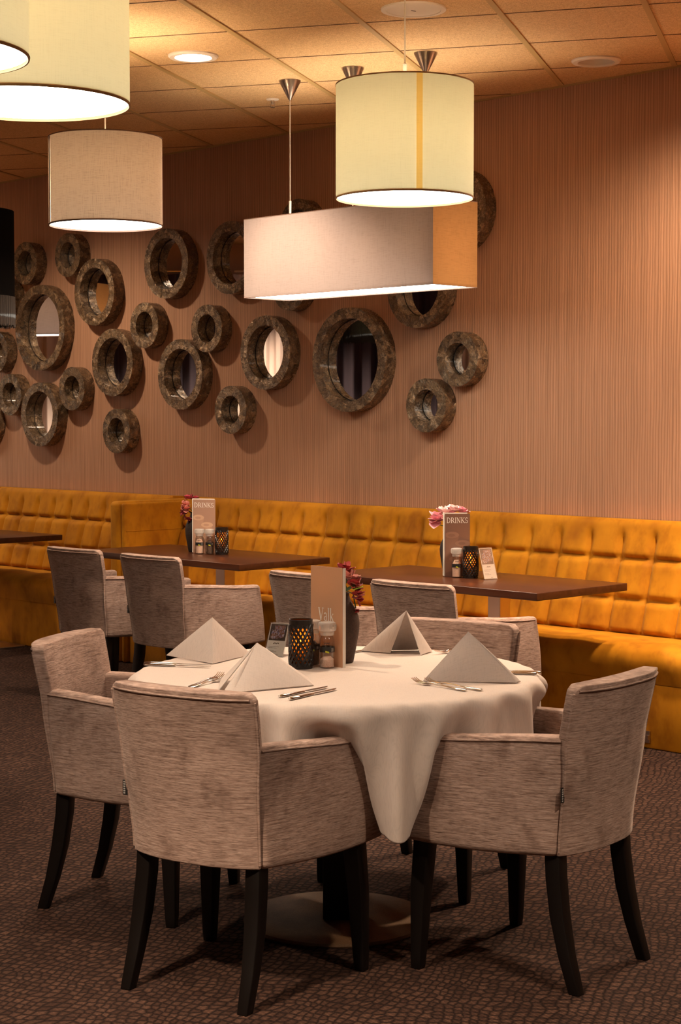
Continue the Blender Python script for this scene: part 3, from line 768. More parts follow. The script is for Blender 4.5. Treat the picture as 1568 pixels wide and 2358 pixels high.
# ------------------------------------------------------------------ cutlery
def make_knife(label):
    t=thing('knife',label,'knife',(0,0,0),0,'knives on the white cloth')
    m=MB(); rings=[]
    for x,wy,wz in ((-.105,.004,.003),(-.102,.0075,.0042),(-.06,.0075,.0042),(-.01,.0055,.0035),(.0,.0045,.003)):
        rings.append([(x,wy*math.cos(a),.0045+wz*math.sin(a)) for a in [2*math.pi*k/10 for k in range(10)]])
    m.loft(rings); m.build('handle',M['silver'],t)
    m=MB(); rings=[]
    for x,a,b in ((-.002,-.004,.004),(.02,-.008,.006),(.06,-.009,.006),(.09,-.007,.006),(.108,.000,.005),(.112,.003,.004)):
        rings.append([(x,a,.0052),(x,b,.0046),(x,b,.0062),(x,a,.0056)])
    m.loft(rings); m.build('blade',M['silver'],t,smooth=False); return t
def make_fork(label):
    t=thing('fork',label,'fork',(0,0,0),0,'forks on the white cloth')
    m=MB(); rings=[]
    for x,wy,wz,z in ((-.105,.004,.002,.004),(-.10,.0085,.0026,.004),(-.06,.0065,.0024,.005),(.0,.0032,.0022,.008),(.03,.0030,.0022,.009),(.042,.008,.0016,.006)):
        rings.append([(x,wy*math.cos(a),z+wz*math.sin(a)) for a in [2*math.pi*k/10 for k in range(10)]])
    m.loft(rings); m.build('handle',M['silver'],t)
    m=MB(); m.box((.049,0,.0050),(.018,.023,.002))
    for k in range(4):
        y=-.0093+.0062*k; m.tube([(.056,y,.005),(.072,y,.006),(.088,y,.010),(.102,y,.017)],[.0017,.0016,.0014,.0008],6)
    m.build('tines',M['silver'],t,smooth=True); return t
def lay(t,p,q):
    t.location=((p[0]+q[0])/2,(p[1]+q[1])/2,ZC); t.rotation_euler=(0,0,math.atan2(q[1]-p[1],q[0]-p[0]))
kn=make_knife('silver knife at the left place, the farther of its crossed pair'); lay(kn,(-.606,5.318),(-.40,5.262))
def knife(label,p,q):
    c=dup(kn,(0,0,0),0,label); lay(c,p,q)
def fork(label,p,q):
    c=dup(fk,(0,0,0),0,label); lay(c,p,q)
knife('silver knife at the left place, the nearer of its crossed pair',(-.618,5.292),(-.385,5.225))
knife('silver knife right of the front left napkin, the one nearer the candle',(-.168,4.668),(-.035,4.84))
knife('silver knife right of the front left napkin, the one nearer the table edge',(-.138,4.628),(-.012,4.80))
knife('silver knife behind the front right napkin, the farther of two handles',(.592,5.115),(.39,5.16))
knife('silver knife behind the front right napkin, the nearer of two handles',(.580,5.090),(.37,5.125))
knife('silver knife tip just right of the dark vase by the back napkin',(.14,5.69),(.055,5.575))
fk=make_fork('silver fork left of the front left napkin, farther from the table edge'); lay(fk,(-.425,4.84),(-.345,5.045))
fork('silver fork left of the front left napkin, nearer the table edge',(-.438,4.80),(-.325,5.01))
fork('silver fork before the front right napkin, the one reaching farther left',(.350,4.778),(.205,4.935))
fork('silver fork before the front right napkin, the one reaching farther right',(.398,4.782),(.238,4.940))
fork('silver fork whose tines show left of the front right napkin peak',(.44,5.68),(.30,5.52))

# ------------------------------------------------------------------ candle holders, grinders
def make_candle(label):
    t=thing('candle_holder',label,'candle holder',(0,0,0),0,'lattice candle holders')
    R=.0355; HH=.150
    m=MB(); m.lathe([(R-.003,.006),(R-.003,HH-.004)],40); m.build('amber_glass',M['amber'],t)
    m=MB()
    for sg in (-1,1):
        for k in range(16):
            a0=2*math.pi*k/16
            m.tube([((R-.001)*math.cos(a0+sg*2.2*i/14),(R-.001)*math.sin(a0+sg*2.2*i/14),.010+(HH-.026)*i/14) for i in range(15)],.0031 if k%3 else .0046,5)
    m.lathe([(R-.002,0),(R,0.0),(R,.018),(R-.002,.018)],40,close=True)
    m.lathe([(R-.0015,HH-.025),(R+.0003,HH-.025),(R+.0005,HH),(R-.002,HH)],40,close=True)
    m.build('lattice',M['lattice'],t)
    m=MB(); m.lathe([(0,0.001),(R-.003,.001),(R-.003,.006),(0,.006)],32); m.build('foot',M['lattice'],t)
    m=MB(); m.lathe([(0,.006),(.018,.006),(.018,.060),(.015,.064),(0,.063)],24); m.build('candle',M['wax'],t)
    m=MB(); m.lathe([(0,.070),(.0035,.075),(.0050,.083),(.0032,.093),(.0008,.102),(0,.103)],14); fl=m.build('flame',M['flame'],t)
    ld=bpy.data.lights.new('candle_light','POINT'); ld.energy=.16; ld.color=(1,.50,.14); ld.shadow_soft_size=.008
    lo=link(bpy.data.objects.new('candle_light',ld)); lo.parent=t; lo.location=(0,0,.110)
    return t
cn=make_candle('black lattice candle holder with glowing flame on the white round table'); cn.location=(-.120,5.23,ZC)
ZW=.7505
dup(cn,(-.660,9.636,ZW),.4,'black lattice candle holder with flame on the middle dark table')
dup(cn,(.618,8.225,ZW),.9,'black lattice candle holder with flame on the right dark table behind the card')
def make_grinder(label, mat_, fill, group, yel=True):
    t=thing('spice_grinder',label,'grinder',(0,0,0),0,group)
    R=.0225
    m=MB(); m.lathe([(0,0.001),(R-.002,.001),(R,.004),(R,.086),(R-.002,.093),(R-.004,.096),(R-.004,.104)],32); m.build('bottle',M['glass'],t)
    m=MB(); m.lathe([(0,.004),(R-.002,.005),(R-.002,fill*.8),(R*.5,fill*1.05),(0,fill)],24,jit=.05); m.build('filling',M[mat_],t)
    m=MB()
    m.lathe([(R-.0025,.100),(R-.001,.104),(R-.001,.112),(R+.004,.115),(R+.005,.119),(R+.005,.134),(R+.003,.139),(R-.003,.1405),(0,.1405)],40); 
    for k in range(20):
        a=2*math.pi*k/20; m.box(((R+.0052)*math.cos(a),(R+.0052)*math.sin(a),.1265),(.0015,.002,.014),a)
    m.build('cap',M['cap'],t)
    m=MB(); m.lathe([(R+.0002,.050),(R+.0006,.050),(R+.0006,.066),(R+.0002,.066)],32,close=True); lb=m.build('label',M['band'],t)
    m=MB()
    for k in range(5):
        a=-1.75+.10*k; m.box(((R+.0010)*math.cos(a),(R+.0010)*math.sin(a),.0525-.0006*k),(.0004,.0022,.005),a)
    m.build('lime_mark',M['lime'],lb,smooth=False)
    m=MB()
    for r_ in range(3):
        for k in range(4):
            a=-.95+.09*k; m.box(((R+.0010)*math.cos(a),(R+.0010)*math.sin(a),.054+.0038*r_),(.0004,.0016,.0018),a)
    m.build('lettering',M['grey_print'],lb,smooth=False)
    m=MB()
    for k in range(9):
        a=-1.9+.085*k; m.box(((R+.0004)*math.cos(a),(R+.0004)*math.sin(a),.077+.001*((k*7)%3)),(.0003,.0013,.004 if k%3 else .006),a)
    m.build('script',M['dark_print'],t,smooth=False)
    return t
sg_=make_grinder('glass salt grinder with pink salt and black band on the white round table','salt',.034,'salt grinders'); sg_.location=(-.0405,5.235,ZC)
sg2=make_grinder('glass salt grinder nearly full of pink salt on the middle dark table','salt',.080,'salt grinders'); sg2.location=(-.787,9.665,ZW)
sg3=dup(sg2,(.553,8.243,ZW),0,'glass salt grinder before the brown drinks card on the right dark table')
pg=make_grinder('glass pepper grinder peeking out right behind the candle on the round table','pepper',.070,'pepper grinders'); pg.location=(-.086,5.286,ZC)
dup(pg,(-.729,9.655,ZW),0,'glass pepper grinder between salt and candle on the middle dark table')

# ------------------------------------------------------------------ vases and flowers
def make_vase(label, mat_):
    t=MB(); pr=[(0,0),(.034,0),(.037,.004),(.046,.05),(.054,.095),(.0565,.125),(.053,.150),(.040,.178),(.029,.198),(.0235,.214),(.0245,.222),(.0215,.222),(.0205,.212),(.024,.196),(.034,.178)]
    k=[(r,z) for r,z in pr]; t.lathe(k,48); o=t.build('vase',M[mat_],angle=60); tag(o,label,'vase','dark bottle vases'); return o
v1=make_vase('dark brown tapered vase behind the tan menu on the round table','vase'); v1.location=(.004,5.352,ZC); v1.scale=(.98,.98,.98)
v2=make_vase('dark stone vase holding dark pink flowers behind the card on the middle table','vase_grey'); v2.location=(-.828,9.835,ZW); v2.scale=(.95,.95,1.0)
v3=make_vase('dark stone vase holding pale pink flowers on the right long table','vase_grey'); v3.location=(.535,8.37,ZW)
def petal(m, base, dirv, ln, wd, curl=.3, seed=0):
    d=Vector(dirv).normalized(); up=Vector((0,0,1)) if abs(d.z)<.9 else Vector((1,0,0)); x=d.cross(up).normalized(); nn=x.cross(d)
    rnd=random.Random(seed); P=[];F=[]; n=6;k=5; wv=rnd.random()*6
    for i in range(n+1):
        r=i/n; w=wd*math.sin(math.pi*min(1,.12+.78*r))**.7
        for j in range(k):
            q=j/(k-1)*2-1
            P.append(Vector(base)+d*(ln*r-ln*.12*q*q*r)+x*(w*q)+nn*(curl*ln*r*r+.25*w*q*q+.06*ln*math.sin(q*4+wv)*r))
    for i in range(n):
        for j in range(k-1): a=i*k+j; F.append((a,a+1,a+k+1,a+k))
    m.add(P,F)
def bloom(m, c, rad, seed, n=14, up=.35, ax=None):
    rnd=random.Random(seed); ax=Vector(ax or (0,0,1)).normalized(); q=ax.to_track_quat('Z','Y')
    for k in range(n):
        a=2.4*k; el=up+1.1*k/n*.9
        d=q@Vector((math.cos(a)*math.cos(el),math.sin(a)*math.cos(el),math.sin(el)))
        petal(m,Vector(c)+d*rad*.1,d,rad*(1-.35*k/n)*(.85+.3*rnd.random()),rad*.58,.25*rnd.random()+.05,seed*31+k)
def flower(label, loc, blooms, leaves, stems):
    t=thing('flower_bunch',label,'flowers',loc)
    for i,(c,r,mt,n,ax) in enumerate(blooms):
        m=MB(); bloom(m,c,r,i+7,n,.2,ax); m.build('bloom',M[mt],t,angle=80,fix=False)
    for (c,d,l,wd,mt) in leaves:
        m=MB(); petal(m,c,d,l,wd,.1,3); m.build('leaf',M[mt],t,angle=80,fix=False)
    for pts in stems:
        m=MB(); m.tube(pts,.0022,6); m.build('stem',M['stem'],t)
    return t
flower('red and salmon flowers with green leaves in the vase behind the tan menu',(.004,5.352,ZC),
 [((.022,-.01,.262),.040,'coral',9,(.5,-.6,.5)),((.037,-.02,.236),.034,'red',9,(.8,-.5,.1)),((.008,.0,.285),.034,'red',8,(0,-.4,1)),((.046,-.015,.208),.030,'red',8,(.8,-.5,-.4)),((-.02,.01,.27),.03,'red',9,(-.3,-.2,1)),((.043,-.012,.165),.015,'red',7,(.6,-.3,-.8))],
 [((.01,-.025,.222),(.6,-.5,.4),.045,.018,'leaf'),((.005,-.01,.225),(-.2,-.5,.6),.035,.014,'leaf'),((.035,-.035,.228),(.8,-.4,.25),.036,.014,'lime_leaf'),((.0,-.01,.22),(.2,-.6,.35),.03,.012,'leaf')],
 [[(0,0,.19),(.005,0,.23),(.018,-.005,.26)],[(0,0,.19),(.012,-.005,.225),(.035,-.01,.215),(.043,-.01,.17)]])
flower('dark rose and coral flowers left of the middle drinks card',(-.828,9.835,ZW),
 [((-.045,-.03,.262),.036,'coral',12,(-.6,-.6,.4)),((-.030,-.02,.300),.034,'rosy',12,(-.3,-.4,.9)),((-.052,-.03,.222),.034,'rosy',12,(-.8,-.5,.0)),((-.03,-.03,.190),.026,'rosy',10,(-.5,-.5,-.6)),((.0,0,.292),.034,'rosy',12,(0,0,1)),((-.04,-.05,.245),.03,'coral',9,(-.3,-1,.2))],
 [((-.01,-.01,.215),(-.5,-.4,.3),.04,.014,'leaf')],[[(0,0,.19),(-.01,-.005,.23),(-.03,-.015,.25)]])
flower('pale pink blossom cluster leaning left out of the vase on the right table',(.535,8.37,ZW),
 [((-.072,-.03,.268),.052,'pink',10,(-.5,-.8,.25)),((-.035,-.02,.300),.046,'pale_pink',12,(-.1,-.5,.9)),((.010,-.01,.305),.044,'pale_pink',12,(.1,-.2,1)),((.05,0,.300),.038,'pink',10,(.4,-.2,.9)),((-.015,-.04,.270),.042,'pale_pink',11,(0,-1,.3)),((-.018,-.03,.212),.024,'pink',7,(-.4,-.4,-.7)),((.0,-.02,.30),.03,'pink',8,(0,-.7,.7))],
 [((-.02,-.02,.235),(-.9,-.3,.12),.065,.018,'lime_leaf'),((0,-.02,.232),(-.8,-.4,.05),.055,.020,'leaf'),((0,-.02,.235),(-.4,-.8,.0),.04,.018,'leaf')],
 [[(0,0,.19),(-.01,-.01,.23),(-.03,-.02,.26)],[(0,0,.19),(.01,0,.25),(.02,0,.29)]])

# ------------------------------------------------------------------ lettering built from strokes (x right, z up, unit cap height)
def arc(cx,cz,rx,rz,a0,a1,n=12): return [(cx+rx*math.cos(math.radians(a0+(a1-a0)*i/n)),cz+rz*math.sin(math.radians(a0+(a1-a0)*i/n))) for i in range(n+1)]
T=.11; t_=.05; SF=.045
GL={
'D':(.78,[([(.16,0),(.16,1)],T),([(.02,.0),(.32,.0)],SF),([(.02,1),(.32,1)],SF),([(.16,.02),(.34,.02)],SF),([(.16,.98),(.34,.98)],SF),(arc(.32,.5,.36,.48,-90,90,16),.10)]),
'R':(.76,[([(.16,0),(.16,1)],T),([(.02,0),(.30,0)],SF),([(.02,1),(.3,1)],SF),([(.16,.98),(.36,.98)],SF),(arc(.34,.74,.22,.24,-90,90,12),.09),([(.16,.5),(.36,.5)],SF),([(.36,.5),(.70,0)],T),([(.62,0),(.80,0)],SF)]),
'I':(.34,[([(.17,0),(.17,1)],T),([(.03,0),(.31,0)],SF),([(.03,1),(.31,1)],SF)]),
'N':(.80,[([(.14,0),(.14,1)],t_),([(.12,1),(.66,0)],T),([(.66,0),(.66,1)],t_),([(.02,0),(.27,0)],SF),([(.02,1),(.18,1)],SF),([(.53,1),(.79,1)],SF)]),
'K':(.78,[([(.16,0),(.16,1)],T),([(.02,0),(.3,0)],SF),([(.02,1),(.3,1)],SF),([(.18,.42),(.62,1)],t_),([(.30,.56),(.70,0)],T),([(.5,1),(.74,1)],SF),([(.58,0),(.82,0)],SF)]),
'S':(.58,[(arc(.29,.74,.19,.24,40,270,14)+arc(.29,.26,.21,.24,90,-140,14),.085),([(.46,.78),(.46,.98)],SF),([(.08,.02),(.08,.26)],SF)]),
'V':(.72,[([(.10,1),(.38,0)],T*1.1),([(.38,0),(.64,1)],t_),([(-.02,1),(.24,1)],SF),([(.52,1),(.76,1)],SF)]),
'a':(.50,[(arc(.22,.47,.15,.15,160,0,10)+[(.37,.06),(.44,.0)],.085),(arc(.22,.16,.14,.15,90,270,10)+arc(.22,.12,.15,.12,270,360,6),.075),([(.22,.31),(.37,.36)],t_)]),
'l':(.28,[([(.13,0),(.13,1.05)],T),([(.02,0),(.25,0)],SF),([(.03,1.03),(.13,1.05)],SF)]),
'k':(.54,[([(.12,0),(.12,1.05)],T),([(.01,0),(.24,0)],SF),([(.02,1.03),(.12,1.05)],SF),([(.14,.28),(.42,.60)],t_),([(.22,.36),(.46,0)],T),([(.34,.6),(.5,.6)],SF),([(.37,0),(.56,0)],SF)]),
}
def text_mesh(txt, size, squeeze=1.0, d=.0004, y=0):
    m=MB(); x0=0
    for chn in txt:
        adv,strokes=GL[chn]
        for pts,wd in strokes:
            P=[];k=len(pts)
            for i,(px,pz) in enumerate(pts):
                a=pts[max(0,i-1)]; b=pts[min(k-1,i+1)]; dx,dz=b[0]-a[0],b[1]-a[1]; l=math.hypot(dx,dz) or 1
                nx,nz=-dz/l*wd/2,dx/l*wd/2
                for sgn in (1,-1):
                    P.append(((x0+px+sgn*nx)*size*squeeze,y,(pz+sgn*nz)*size))
            F=[(2*i,2*i+1,2*i+3,2*i+2) for i in range(k-1)]
            Q=[(x,yy-d,z) for x,yy,z in P]; nP=len(P)
            m.add(Q+P,F+[tuple(q+nP for q in f[::-1]) for f in F])
        x0+=adv+.03
    return m,(x0-.03)*size*squeeze
def poly_plate(m, pts, y, d=.0003):
    n=len(pts); m.add([(x,y-d,z) for x,z in pts]+[(x,y,z) for x,z in pts],[tuple(range(n))]+[(i,i+n,(i+1)%n+n,(i+1)%n) for i in range(n)])
def ell(cx,cz,rx,rz,n=28,a0=0,a1=360): return arc(cx,cz,rx,rz,a0,a1-(360/n if a1-a0==360 else 0),n-1)

# drinks cards: a printed front cover on pale inner pages
def drinks_card(label, p, q, cov, lt, md, lean_=0):
    wd=math.hypot(q[0]-p[0],q[1]-p[1]); rz=math.atan2(q[1]-p[1],q[0]-p[0]); hh=.302
    t=thing('drinks_menu',label,'menu',(p[0],p[1],ZW),rz,'drinks cards on the dark tables')
    m=MB(); m.box((wd/2-.003,.003,hh/2+.004),(wd-.012,.002,hh)); m.box((.002,.008,hh/2+.004),(.003,.012,hh)); m.box((wd/2-.004,.014,hh/2+.004),(wd-.006,.0015,hh)); m.build('pages',M['menu_page'],t,smooth=False)
    m=MB(); m.box((wd/2+.005,0,hh/2),(wd-.004,.0016,hh)); cv=m.build('cover',M[cov],t,smooth=False)
    cv['label']='printed cover'
    tm,tw=text_mesh('DRINKS',.0225,1.0,y=-.0010)
    o=tm.build('lettering',M['white_print'],cv,smooth=False,fix=False); k=(wd-.020)/tw; o.scale=(k,1,1.12); o.location=(.014,0,hh-.044)
    m=MB()
    x0,x1=.010,wd+.0055
    def cl(pts): return [(min(max(x,x0),x1),max(z,.003)) for x,z in pts]
    poly_plate(m,cl([(x0,.205),(.060,.205),(.074,.190),(.062,.160),(.04,.135),(.05,.03),(x0,.02)]),-.0009)
    poly_plate(m,cl([(.048,.150),(.115,.165),(.125,.140),(.11,.115),(.085,.095),(.085,.03),(.055,.02),(.06,.10)]),-.0011)
    m.build('glass_print',M[md],cv,smooth=False,fix=False)  # glass shapes printed on the cover in a middle tone
    for e_ in ((.040,.200,.034,.016),(.092,.160,.036,.0155),(.055,.085,.028,.012)):
        m=MB(); poly_plate(m,cl(ell(*e_)),-.0014); m.build('printed_glass',M[lt],cv,smooth=False,fix=False)
    for e_ in ((.038,.199,.017,.007),(.088,.160,.017,.007)):
        m=MB(); poly_plate(m,cl(ell(*e_)),-.0018); m.build('printed_drink',M[md],cv,smooth=False,fix=False)
    return t
drinks_card('rose drinks card with white lettering standing on the middle dark table',(-.834,9.735),(-.702,9.69),'menu_rose','rose_light','rose_mid')
drinks_card('dark brown drinks card with lettering standing on the right dark table',(.492,8.275),(.615,8.285),'menu_brown','brown_light','brown_mid')

# tan menu on the round table
p,q=(-.093,5.395),(.012,5.232)
p=(-.0905,5.335); q=(.006,5.232)
wd=math.hypot(q[0]-p[0],q[1]-p[1]); rz=math.atan2(q[1]-p[1],q[0]-p[0])
t=thing('menu_card','tall tan menu card with white lettering on the round table','menu',(p[0],p[1],ZC),rz)
m=MB(); m.box((wd/2,0,.152),(wd,.0022,.304)); cv=m.build('cover',M['menu_tan'],t,smooth=False)
m=MB(); m.box((wd/2+.002,.004,.1515),(wd-.002,.004,.303)); m.box((wd-.001,.007,.1515),(.003,.012,.303)); m.build('pages',M['menu_page'],t,smooth=False)
tm,tw=text_mesh('Valk',.034,.80,y=-.0013); o=tm.build('lettering',M['white_print'],cv,smooth=False,fix=False); o.location=(.034,0,.139); o.scale=(1.2*.058/tw,1,1.1)
m=MB()
for k in range(7): m.box((.072+.0042*k,-.0014,.1315),(.0030,.0004,.0034))
m.build('small_print',M['rose_light'],cv,smooth=False)
# card in an acrylic stand
def card_stand(label, loc, rz, wd, hh, back, group):
    t=thing('table_card',label,'table card',loc,rz,group); th=back
    R=Matrix.Rotation(-th,4,'X')
    def place(o): o.matrix_local=R
    m=MB(); m.box((0,0,hh/2),(wd,.0008,hh)); c=m.build('card',M['menu_page'],t,smooth=False); place(c)
    m=MB(); m.box((0,-.0006,hh*.73),(wd-.006,.0004,hh*.54-.004)); b=m.build('picture_border',M['dark_print'],c,smooth=False)
    m=MB(); poly_plate(m,[(-wd/2+.008,hh*.56),(-wd/2+.016,hh*.51),(wd/2-.010,hh*.58),(wd/2-.008,hh*.95),(-wd/2+.012,hh*.93)],-.0009); m.build('snapshot',M['snapshot'],c,smooth=False,fix=False)
    m=MB(); poly_plate(m,ell(-wd/2+.0135,hh*.88,.006,.0095),-.0013); m.build('round_mark',M['dark_print'],c,smooth=False,fix=False)
    m=MB(); rnd=random.Random(4)
    for i in range(6): m.box((-.009+.0036*i,-.0007,hh*.385+.001*((i*5)%3)),(.0026,.0003,.0034))
    for zz,w2 in ((.29,.036),(.25,.030),(.17,.020),(.14,.032)):
        x=-wd*.38
        while x<-wd*.38+w2: l=.003+.004*rnd.random(); m.box((x+l/2,-.0007,hh*zz),(l,.0003,.0011)); x+=l+.0012
    for i in range(4): m.box((.004+.003*i,-.0007,hh*.045),(.002,.0003,.002))
    m.build('script',M['dark_print'],c,smooth=False)
    m=MB(); m.box((0,-.0022,hh/2),(wd+.004,.0012,hh+.004)); m.box((0,.0022,hh/2),(wd+.004,.0012,hh+.004)); m.box((0,0,hh+.0025),(wd+.004,.0055,.0014)); a=m.build('stand',M['acrylic'],t,smooth=False); place(a)
    m=MB(); m.box((0,.022,.0012),(wd+.004,.050,.0016)); m.build('foot',M['acrylic'],t,smooth=False)
    return t
card_stand('small photo card in a tilted clear stand on the round table',(-.212,5.478,ZC+.002),-.50,.066,.108,.38,'photo cards')
card_stand('small photo card in a tilted clear stand on the right dark table',(.708,8.150,ZW+.002),.52,.072,.150,.34,'photo cards')

# ------------------------------------------------------------------ pendants
def point(name, loc, e, parent=None, col=WARM, r=.04):
    ld=bpy.data.lights.new(name,'POINT'); ld.energy=e; ld.color=col; ld.shadow_soft_size=r
    o=link(bpy.data.objects.new(name,ld)); o.location=loc
    if parent is not None: o.parent=parent
    return o
def drum(label, x, y, z, mat_, e, R=.25, hh=.41, seam=None, seam_mat='seam', canopy=True, disc=True, hem='hem', connector=None, rz=0, group='drum pendant lamps', arch=.0):
    t=thing('pendant_lamp',label,'lamp',(x,y,z),rz,group)
    m=MB(); hs=.011/R if seam is not None else 0; a0=(seam or 0)
    if hs: m.grid(lambda u,v:(R*math.cos(a0+hs+u*(2*math.pi-2*hs)),R*math.sin(a0+hs+u*(2*math.pi-2*hs)),hh*v),96,2)
    else: m.lathe([(R,0),(R,hh)],96)
    m.build('shade',M[mat_],t)
    m=MB()
    m.lathe([(R+.0012,-.001),(R+.0022,.004),(R+.0005,.006),(R-.002,.004),(R-.002,-.001)],96,close=True); m.build('bottom_rim',M[hem],t)
    m=MB(); m.lathe([(R+.0012,hh+.001),(R+.002,hh-.004),(R-.002,hh-.004),(R-.002,hh+.001)],96,close=True)
    m.build('top_rim',M[hem],t)
    if seam is not None:
        m=MB(); m.grid(lambda u,v:((R+.0012)*math.cos(seam+(u-.5)*.022/R),(R+.0012)*math.sin(seam+(u-.5)*.022/R),hh*v),4,2); m.build('seam_strip',M[seam_mat],t)
    if disc:
        m=MB(); m.disc(R-.004,.006,96,up=False); m.build('diffuser',M['disc'],t,fix=False,smooth=False)
    top=H-z
    m=MB(); m.tube([(0,0,.2),(0,0,top-.02)],.0028,8); m.build('cord',M['cord'],t)
    m=MB()
    for k in range(3):
        a=2*math.pi*k/3; m.tube([(0,0,hh-.03),(R*.985*math.cos(a),R*.985*math.sin(a),hh-.004)],.002,6)
    m.lathe([(0,.20),(.018,.20),(.020,.26),(.0,.262)],16); m.build('lamp_holder',M['white'],t)
    m=MB(); m.lathe([(0,.10),(.02,.112),(.03,.135),(.028,.16),(.015,.19),(.014,.2),(0,.2)],20); m.build('bulb',M['bulb'],t)
    if connector: m=MB(); m.lathe([(0,0),(.006,0),(.007,.004),(.007,.045),(.003,.05),(0,.05)],12,c=(0,0,connector)); m.build('cord_connector',M['white'],t)
    if canopy: m=MB(); m.lathe([(.006,top-.10),(.056,top-.006),(.056,top),(0,top)],32); m.build('canopy',M['steel'],t)
    if e:
        for zz in (.16,.26): point('pendant_light',(0,0,zz),e/2,t,r=.05)
    return t
drum('cream drum pendant with a yellow seam, in front of the box lamp',.233,6.37,2.305,'cream',K_BULB,seam=-1.40,connector=.44)
drum('grey linen drum pendant at the left, brown seam near its left edge',-1.04,7.76,2.359,'grey_shade',K_BULB*.9,hh=.385,seam=-2.75,seam_mat='brown_seam',hem='brown_seam')
drum('cream drum pendant cut by the top edge, left, reaching farther right',-.772,4.34,2.285,'cream',K_BULB)
drum('cream drum pendant cut by the top left corner, nearest the viewer',-.912,3.76,2.285,'cream',K_BULB,R=.243)
drum('cream drum pendant added unseen at the right, out of frame, for its light',1.25,3.55,2.30,'cream',K_BULB*1.0)  # extra pendant added beyond the frame to light the right foreground
drum('cream drum pendant added unseen farther left, out of frame, for its light',-2.6,5.2,2.30,'cream',K_BULB)  # another unseen pendant, added on the left as a light source
# black tasselled shade at the left edge
t=thing('tasselled_lamp','black drum pendant with a beaded fringe at the left picture edge','lamp',(-1.871,8.67,2.108))
m=MB(); m.lathe([(.25,0),(.25,.425)],72); m.build('shade',M['black_shade'],t)
m=MB(); m.disc(.249,.424,72); m.build('shade_top',M['black_shade'],t,smooth=False)
m=MB(); rnd=random.Random(2)
for k in range(400):
    a=2*math.pi*k/400; r=.249+.002*rnd.random(); l=.135+.015*rnd.random()
    m.tube([(r*math.cos(a),r*math.sin(a),.002),((r+.001)*math.cos(a+.003),(r+.001)*math.sin(a+.003),-l/2),(r*math.cos(a),r*math.sin(a),-l)],.0017,4,cap=False)
m.build('fringe',simple('fringe_beads',(.012,.010,.008),.3,coat=.4),t)
m=MB(); m.tube([(0,0,.424),(0,0,H-2.108)],.003,8); m.build('cord',M['black'],t)
m=MB(); m.lathe([(0,.10),(.02,.112),(.03,.135),(.028,.16),(.015,.19),(0,.2)],20); m.build('bulb',M['bulb'],t)
point('tassel_light',(0,0,.08),K_BULB*.012,t)

tl0=t

# long box lamp parallel to the wall
t=thing('box_lamp','long pale rectangular pendant lamp with an amber end, hung by steel cones','lamp',WP(1.215,1.085,2.117),AW)
lx,ly,hz=1.30,.305,.395
def sheet(m,a,b,z0,z1): m.grid(lambda u,v:(a[0]+(b[0]-a[0])*u,a[1]+(b[1]-a[1])*u,z0+(z1-z0)*v),2,2)
# local x along the wall, local y away from the room
m=MB(); sheet(m,(-lx/2,-ly/2),(lx/2,-ly/2),0,hz); sheet(m,(lx/2,ly/2),(-lx/2,ly/2),0,hz); sheet(m,(-lx/2,ly/2),(-lx/2,-ly/2),0,hz); m.build('shade',M['rect_shade'],t,smooth=False,fix=False)
m=MB(); sheet(m,(lx/2,-ly/2),(lx/2,ly/2),0,hz); e=m.build('end_panel',M['end_shade'],t,smooth=False,fix=False); e['label']='amber end panel'
for z in (0,hz):
    m=MB()
    for a,b in (((-lx/2,-ly/2),(lx/2,-ly/2)),((lx/2,-ly/2),(lx/2,ly/2)),((lx/2,ly/2),(-lx/2,ly/2)),((-lx/2,ly/2),(-lx/2,-ly/2))): m.tube([(*a,z),(*b,z)],.0016,6)
    m.build('top_rim' if z else 'bottom_rim',M['brown_seam'],t)
m=MB(); m.add([(-lx/2+.004,-ly/2+.004,.006),(lx/2-.004,-ly/2+.004,.006),(lx/2-.004,ly/2-.004,.006),(-lx/2+.004,ly/2-.004,.006)],[(3,2,1,0)]); m.build('diffuser',M['disc'],t,smooth=False,fix=False)
top=H-2.117
for x in (-.47,-.021,.46):
    m=MB(); m.lathe([(.006,top-.098),(.055,top-.006),(.055,top),(0,top)],32,c=(x,0,0)); m.build('canopy',M['steel'],t)
    m=MB(); m.tube([(x,0,.25),(x,0,top-.09)],.0028,8); m.build('cord',M['cord'],t)
    if x<-.4: m=MB(); m.lathe([(0,0),(.006,0),(.0065,.06),(0,.065)],12,c=(x,0,hz+.03)); m.build('cord_sleeve',M['white'],t)
for x in (-.50,-.14,.22,.50):
    m=MB(); m.lathe([(0,.16),(.02,.172),(.03,.195),(.028,.22),(.015,.25),(0,.26)],20,c=(x,0,0)); m.build('bulb',M['bulb'],t)
    point('box_light',(x,0,.20),K_BULB*.42,t,r=.04)

dup(t,(-3.70,12.67,2.16),math.radians(-72.5),'second long pale box pendant beyond the left picture edge, seen in the mirrors')
dup(tl0,(-2.75,10.12,2.21),0,'black fringed drum pendant out of frame left, seen in the largest middle mirror')
